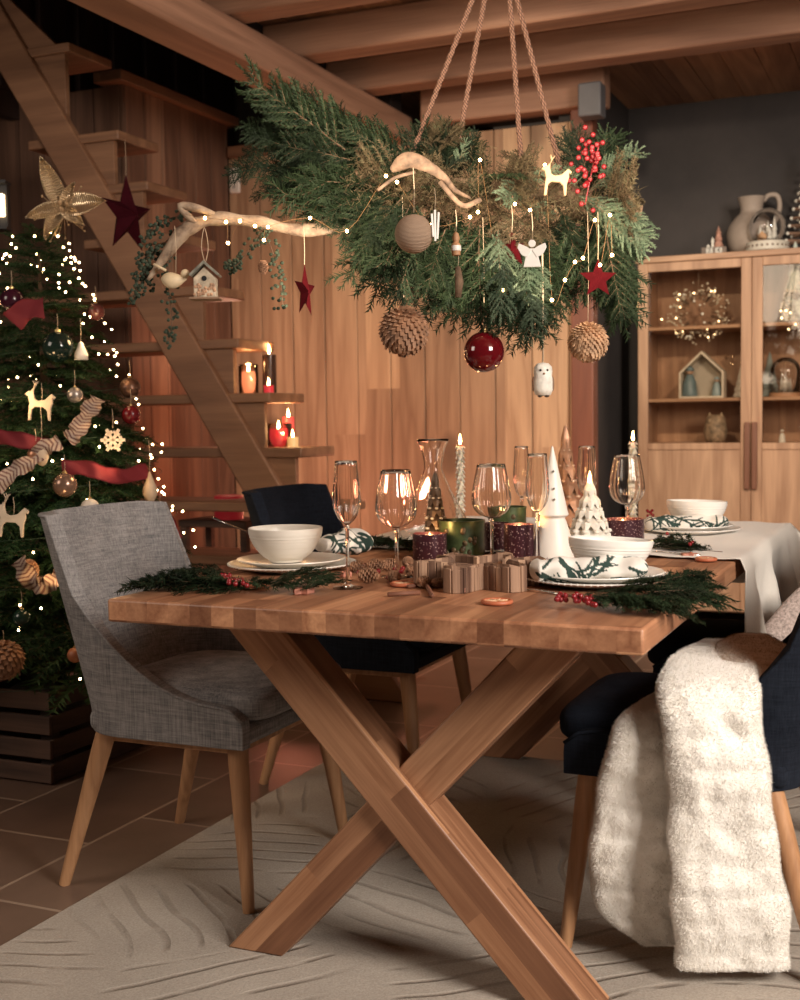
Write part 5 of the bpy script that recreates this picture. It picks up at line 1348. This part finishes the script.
m=MB(); m.prism([(-.02,0),(.02,0),(.02,.03),(0,.05),(-.02,.03)],-.015,.015,M=T(-.02,-.035,.05)); m.build('tiny_house',plain('orange_house',(.55,.30,.14),.5),t,recalc=True)
t=thing('calendar_block',onz(714,zt_,.06),'small wooden block with a tiny tree on top at the left of the cabinet top','decoration',rot=.1)
MB().box(-.062,.062,-.03,.03,0,.035).build('base',plain('block_wood',(.14,.10,.075),.6,nscale=30),t,bevel=.002)
for k in range(2):
    x=-.022+.046*k
    MB().box(x-.017,x+.017,-.033,-.030,.004,.031).build('number_plate',plain('plate_white',(.48,.45,.40),.6),t)
    cu=bpy.data.curves.new('digits','FONT'); cu.body='24'[k]; cu.size=.030; cu.align_x='CENTER'; cu.extrude=.0006; cu.materials.append(plain('digit_black',(.015,.012,.01),.7))
    o=bpy.data.objects.new('digit',bpy.data.meshes.new_from_object(bpy.data.objects.new('tmp',cu))); COL.objects.link(o); o.parent=t; o.location=(x,-.0335,.0075); o.rotation_euler=(PI/2,0,0)
MB().lathe([(.0001,.035),(.026,.036),(.014,.07),(.020,.072),(.010,.105),(.014,.107),(.0001,.145)],16,T(.022,0,0)).build('tiny_tree',plain('rose_tree',(.42,.22,.16),.5,nscale=60,namt=.4),t,smooth=30)
for k,(x,h) in enumerate(((-.03,.055),(-.008,.09))): MB().lathe([(.008,.035),(.006,h*.6),(.009,h*.8),(.0001,h)],10,T(x,0,0)).build('tiny_figure',SNOW,t,smooth=30)
t=thing('twig_tree',onz(812,zt_,.18),'tree of stacked brown twigs with frosted tips at the right end of the cabinet top','decoration')
m=MB(); tips=MB(); m.cyl(.008,0,.50,8); m.cyl(.05,0,.02,16)
for k in range(11):
    z=.05+k*.041; r=.135*(1-k/12.5)
    for j in range(7):
        a=j*2*PI/7+k*.8; e=(r*math.cos(a),r*math.sin(a),z+U(-.004,.004)); m.tube([(0,0,z),e],[.010,.007],7); tips.ball(.0095,e,8,5)
m.build('twigs',plain('twig_brown',(.20,.115,.075),.8,nscale=40),t,smooth=40); tips.ball(.014,(0,0,.51),8,6); tips.build('frosted_tips',SNOW,t,smooth=True)

# ------------------------------------------------------------------ stair candles, wall bits
def tread_pt(px,i,dy): 
    u,z=2.07+.14*i,.994+.2225*i; p=Py(px,400,2.42+dy); return Vector((p.x,p.y,z+.0005))
def pillar(loc,r,h,mat,label,glassy=False,s=1.0,w=1.5,zf=1.0):
    t=thing('pillar_candle',loc,label,'candle'); MB().lathe([(.0001,0),(r,0),(r,h),(r*.8,h),(r*.7,h-.006),(.0001,h-.008)],24).build('wax',mat,t,smooth=50)
    flame(t,h-.008,s*1.25,w=w)
    if glassy: MB().lathe([(r*1.25,0),(r*1.3,h*1.3)],28).build('glass_sleeve',pane('sleeve_glass_'+str(int(loc.x*-1000)),(1,.97,.95),.25),t,smooth=True,solid=.002)
    return t
def waxe(n,c,e,st):
    t=NT(n); t.set(base=c,rough=.4,emit=e,estr=st); return t.mat
PW=waxe('glowing_pink_wax',(.55,.22,.15),(1,.30,.12),.9); RW=waxe('glowing_red_wax',(.42,.02,.03),(1,.05,.06),.35); CW=waxe('glowing_cream_wax',(.6,.45,.25),(1,.5,.15),.4)
pillar(tread_pt(249,1,.16),.032,.095,PW,'pink pillar candle in a glass sleeve on the upper candle step',True)
t=thing('candle_cup',tread_pt(270,1,.22),'tall dark glass cylinder with a candle on the upper candle step','candle holder'); MB().lathe([(.0001,0),(.03,0),(.03,.165),(.027,.165),(.027,.01),(.0001,.01)],28).build('cylinder',plain('smoked_glass',(.045,.025,.02),.08,.2),t,smooth=50)
MB().cyl(.018,.01,.165,18).build('wax',CW,t,smooth=50); flame(t,.165,1.3,w=1.5)
pillar(tread_pt(269,1,.08),.020,.032,RW,'short red candle on the front of the upper candle step',s=.9)
t=pillar(tread_pt(278,0,.18),.042,.075,RW,'round red pillar candle in a glass on the lower candle step',True)
pillar(tread_pt(288,0,.28),.026,.125,waxe('glowing_rose_wax',(.45,.06,.06),(1,.12,.08),.4),'taller rose candle at the back of the lower candle step')
pillar(tread_pt(292,0,.13),.023,.040,CW,'short amber candle at the right end of the lower candle step',s=.9)
# big red candle / lantern low behind the stair
p=Py(229,519,2.62); t=thing('red_candle',(p.x,p.y,p.z-.0),'wide glowing red candle low behind the staircase, left of the navy chair','candle')
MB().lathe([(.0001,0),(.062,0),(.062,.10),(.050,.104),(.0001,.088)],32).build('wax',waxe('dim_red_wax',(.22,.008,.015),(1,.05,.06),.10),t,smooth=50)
t2=thing('side_table',(p.x-.03,p.y+.03,0),'low dark wooden stand under the wide red candle behind the staircase','stand'); MB().box(-.17,.17,-.12,.12,p.z-.03,p.z-.001).build('top',W_CRATE,t2,bevel=.003)
for sx_ in (-1,1):
    for sy_ in (-1,1): MB().box(sx_*.15-.015,sx_*.15+.015,sy_*.1-.015,sy_*.1+.015,0,p.z-.03).build('leg',W_CRATE,t2)
p=Py(236,181,3.9); t=thing('thermostat',(p.x,3.899,p.z),'small white wall thermostat on the plank wall','thermostat')
MB().box(-.032,.032,-.02,0,-.068,.068).build('case',plain('plastic_white',(.62,.55,.48),.4),t,bevel=.008); MB().cyl(.008,0,.003,14,M=T(0,-.02,-.035)@RX(PI/2)).build('button',plain('grey_plastic',(.3,.28,.25),.4),t)

p=Pd(0,206,5.1); t=thing('wall_lamp',(p.x,p.y,p.z),'small lit lantern on the wall at the left frame edge, level with the tree top','lamp',rot=TH)
MB().box(-.030,.030,0,.04,-.09,.09).box(-.036,.036,-.04,.04,.088,.10).box(-.036,.036,-.04,.04,-.10,-.088).build('frame',plain('lamp_black',(.012,.010,.010),.5),t); MB().box(-.022,.022,-.03,-.002,-.045,.045).build('lit_glass',emit('lamp_glow',(1,.72,.42),5),t,bevel=.003)
# ------------------------------------------------------------------ light
def area(name,loc,target,size,power,col,sy=None,spread=None):
    l=bpy.data.lights.new(name,'AREA'); l.energy=power; l.color=col; l.size=size
    if sy: l.shape='RECTANGLE'; l.size_y=sy
    if spread: l.spread=spread
    o=bpy.data.objects.new(name,l); COL.objects.link(o); o.location=loc
    o.rotation_euler=(Vector(target)-Vector(loc)).to_track_quat('-Z','Y').to_euler(); return o
def point(name,loc,power,col,r=.03):
    l=bpy.data.lights.new(name,'POINT'); l.energy=power; l.color=col; l.shadow_soft_size=r
    o=bpy.data.objects.new(name,l); COL.objects.link(o); o.location=loc; return o
WARM=(1,.80,.60)
def spot(name,loc,target,power,col,ang,r=.05,blend=.8):
    l=bpy.data.lights.new(name,'SPOT'); l.energy=power; l.color=col; l.spot_size=math.radians(ang); l.spot_blend=blend; l.shadow_soft_size=r
    o=bpy.data.objects.new(name,l); COL.objects.link(o); o.location=loc
    o.rotation_euler=(Vector(target)-Vector(loc)).to_track_quat('-Z','Y').to_euler(); return o
area('window_light',(2.5,-1.0,2.2),(-.2,1.0,.45),1.2,165,(1,.90,.80))
area('fill_light_left',(-3.3,-1.7,2.3),(-1.2,1.2,.3),1.3,34,(1,.84,.70))  # added fill for the left side, no lamp behind it
spot('fill_spot',(-.9,1.5,2.6),(-1.45,3.9,1.2),135,(1,.85,.64),80)  # added to brighten the plank wall, no fixture there
spot('fill_spot',(.6,1.6,2.6),(-.3,4.5,1.0),170,(1,.86,.70),62)  # added to brighten the cabinet, also without a fixture
area('ceiling_wash',(-.4,.6,1.9),(-.9,2.6,2.8),1.2,22,WARM)
point('stair_glow',(-2.45,3.25,.70),6.5,(1,.28,.16),.06)
point('stair_glow',(-2.75,3.3,1.5),3.5,(1,.48,.30),.08)
point('stair_glow',(-1.75,3.2,.80),3.5,(1,.30,.16),.05)
for a_,b_,c_ in ((100,330,.14),(110,450,.14),(60,560,.14),(20,400,.14)): point('tree_glow',tpos(a_,b_,.10),.9,(1,.62,.30),.03)
bpy.context.view_layer.update()
for pr,c,w in CANDLES:
    point('candle_light',pr.matrix_world@(c+Vector((0,0,.02))),(w or .8)*.45,(1,.52,.2),.012)
W=bpy.data.worlds.new('world'); SC.world=W; W.use_nodes=True
W.node_tree.nodes['Background'].inputs[0].default_value=(1,.72,.52,1); W.node_tree.nodes['Background'].inputs[1].default_value=.04
SC.view_settings.view_transform='Standard'; SC.view_settings.look='None'; SC.view_settings.gamma=1; SC.view_settings.use_curve_mapping=False
SC.view_settings.exposure=0.18
SC.cycles.max_bounces=10; SC.cycles.transparent_max_bounces=16; SC.cycles.transmission_bounces=10
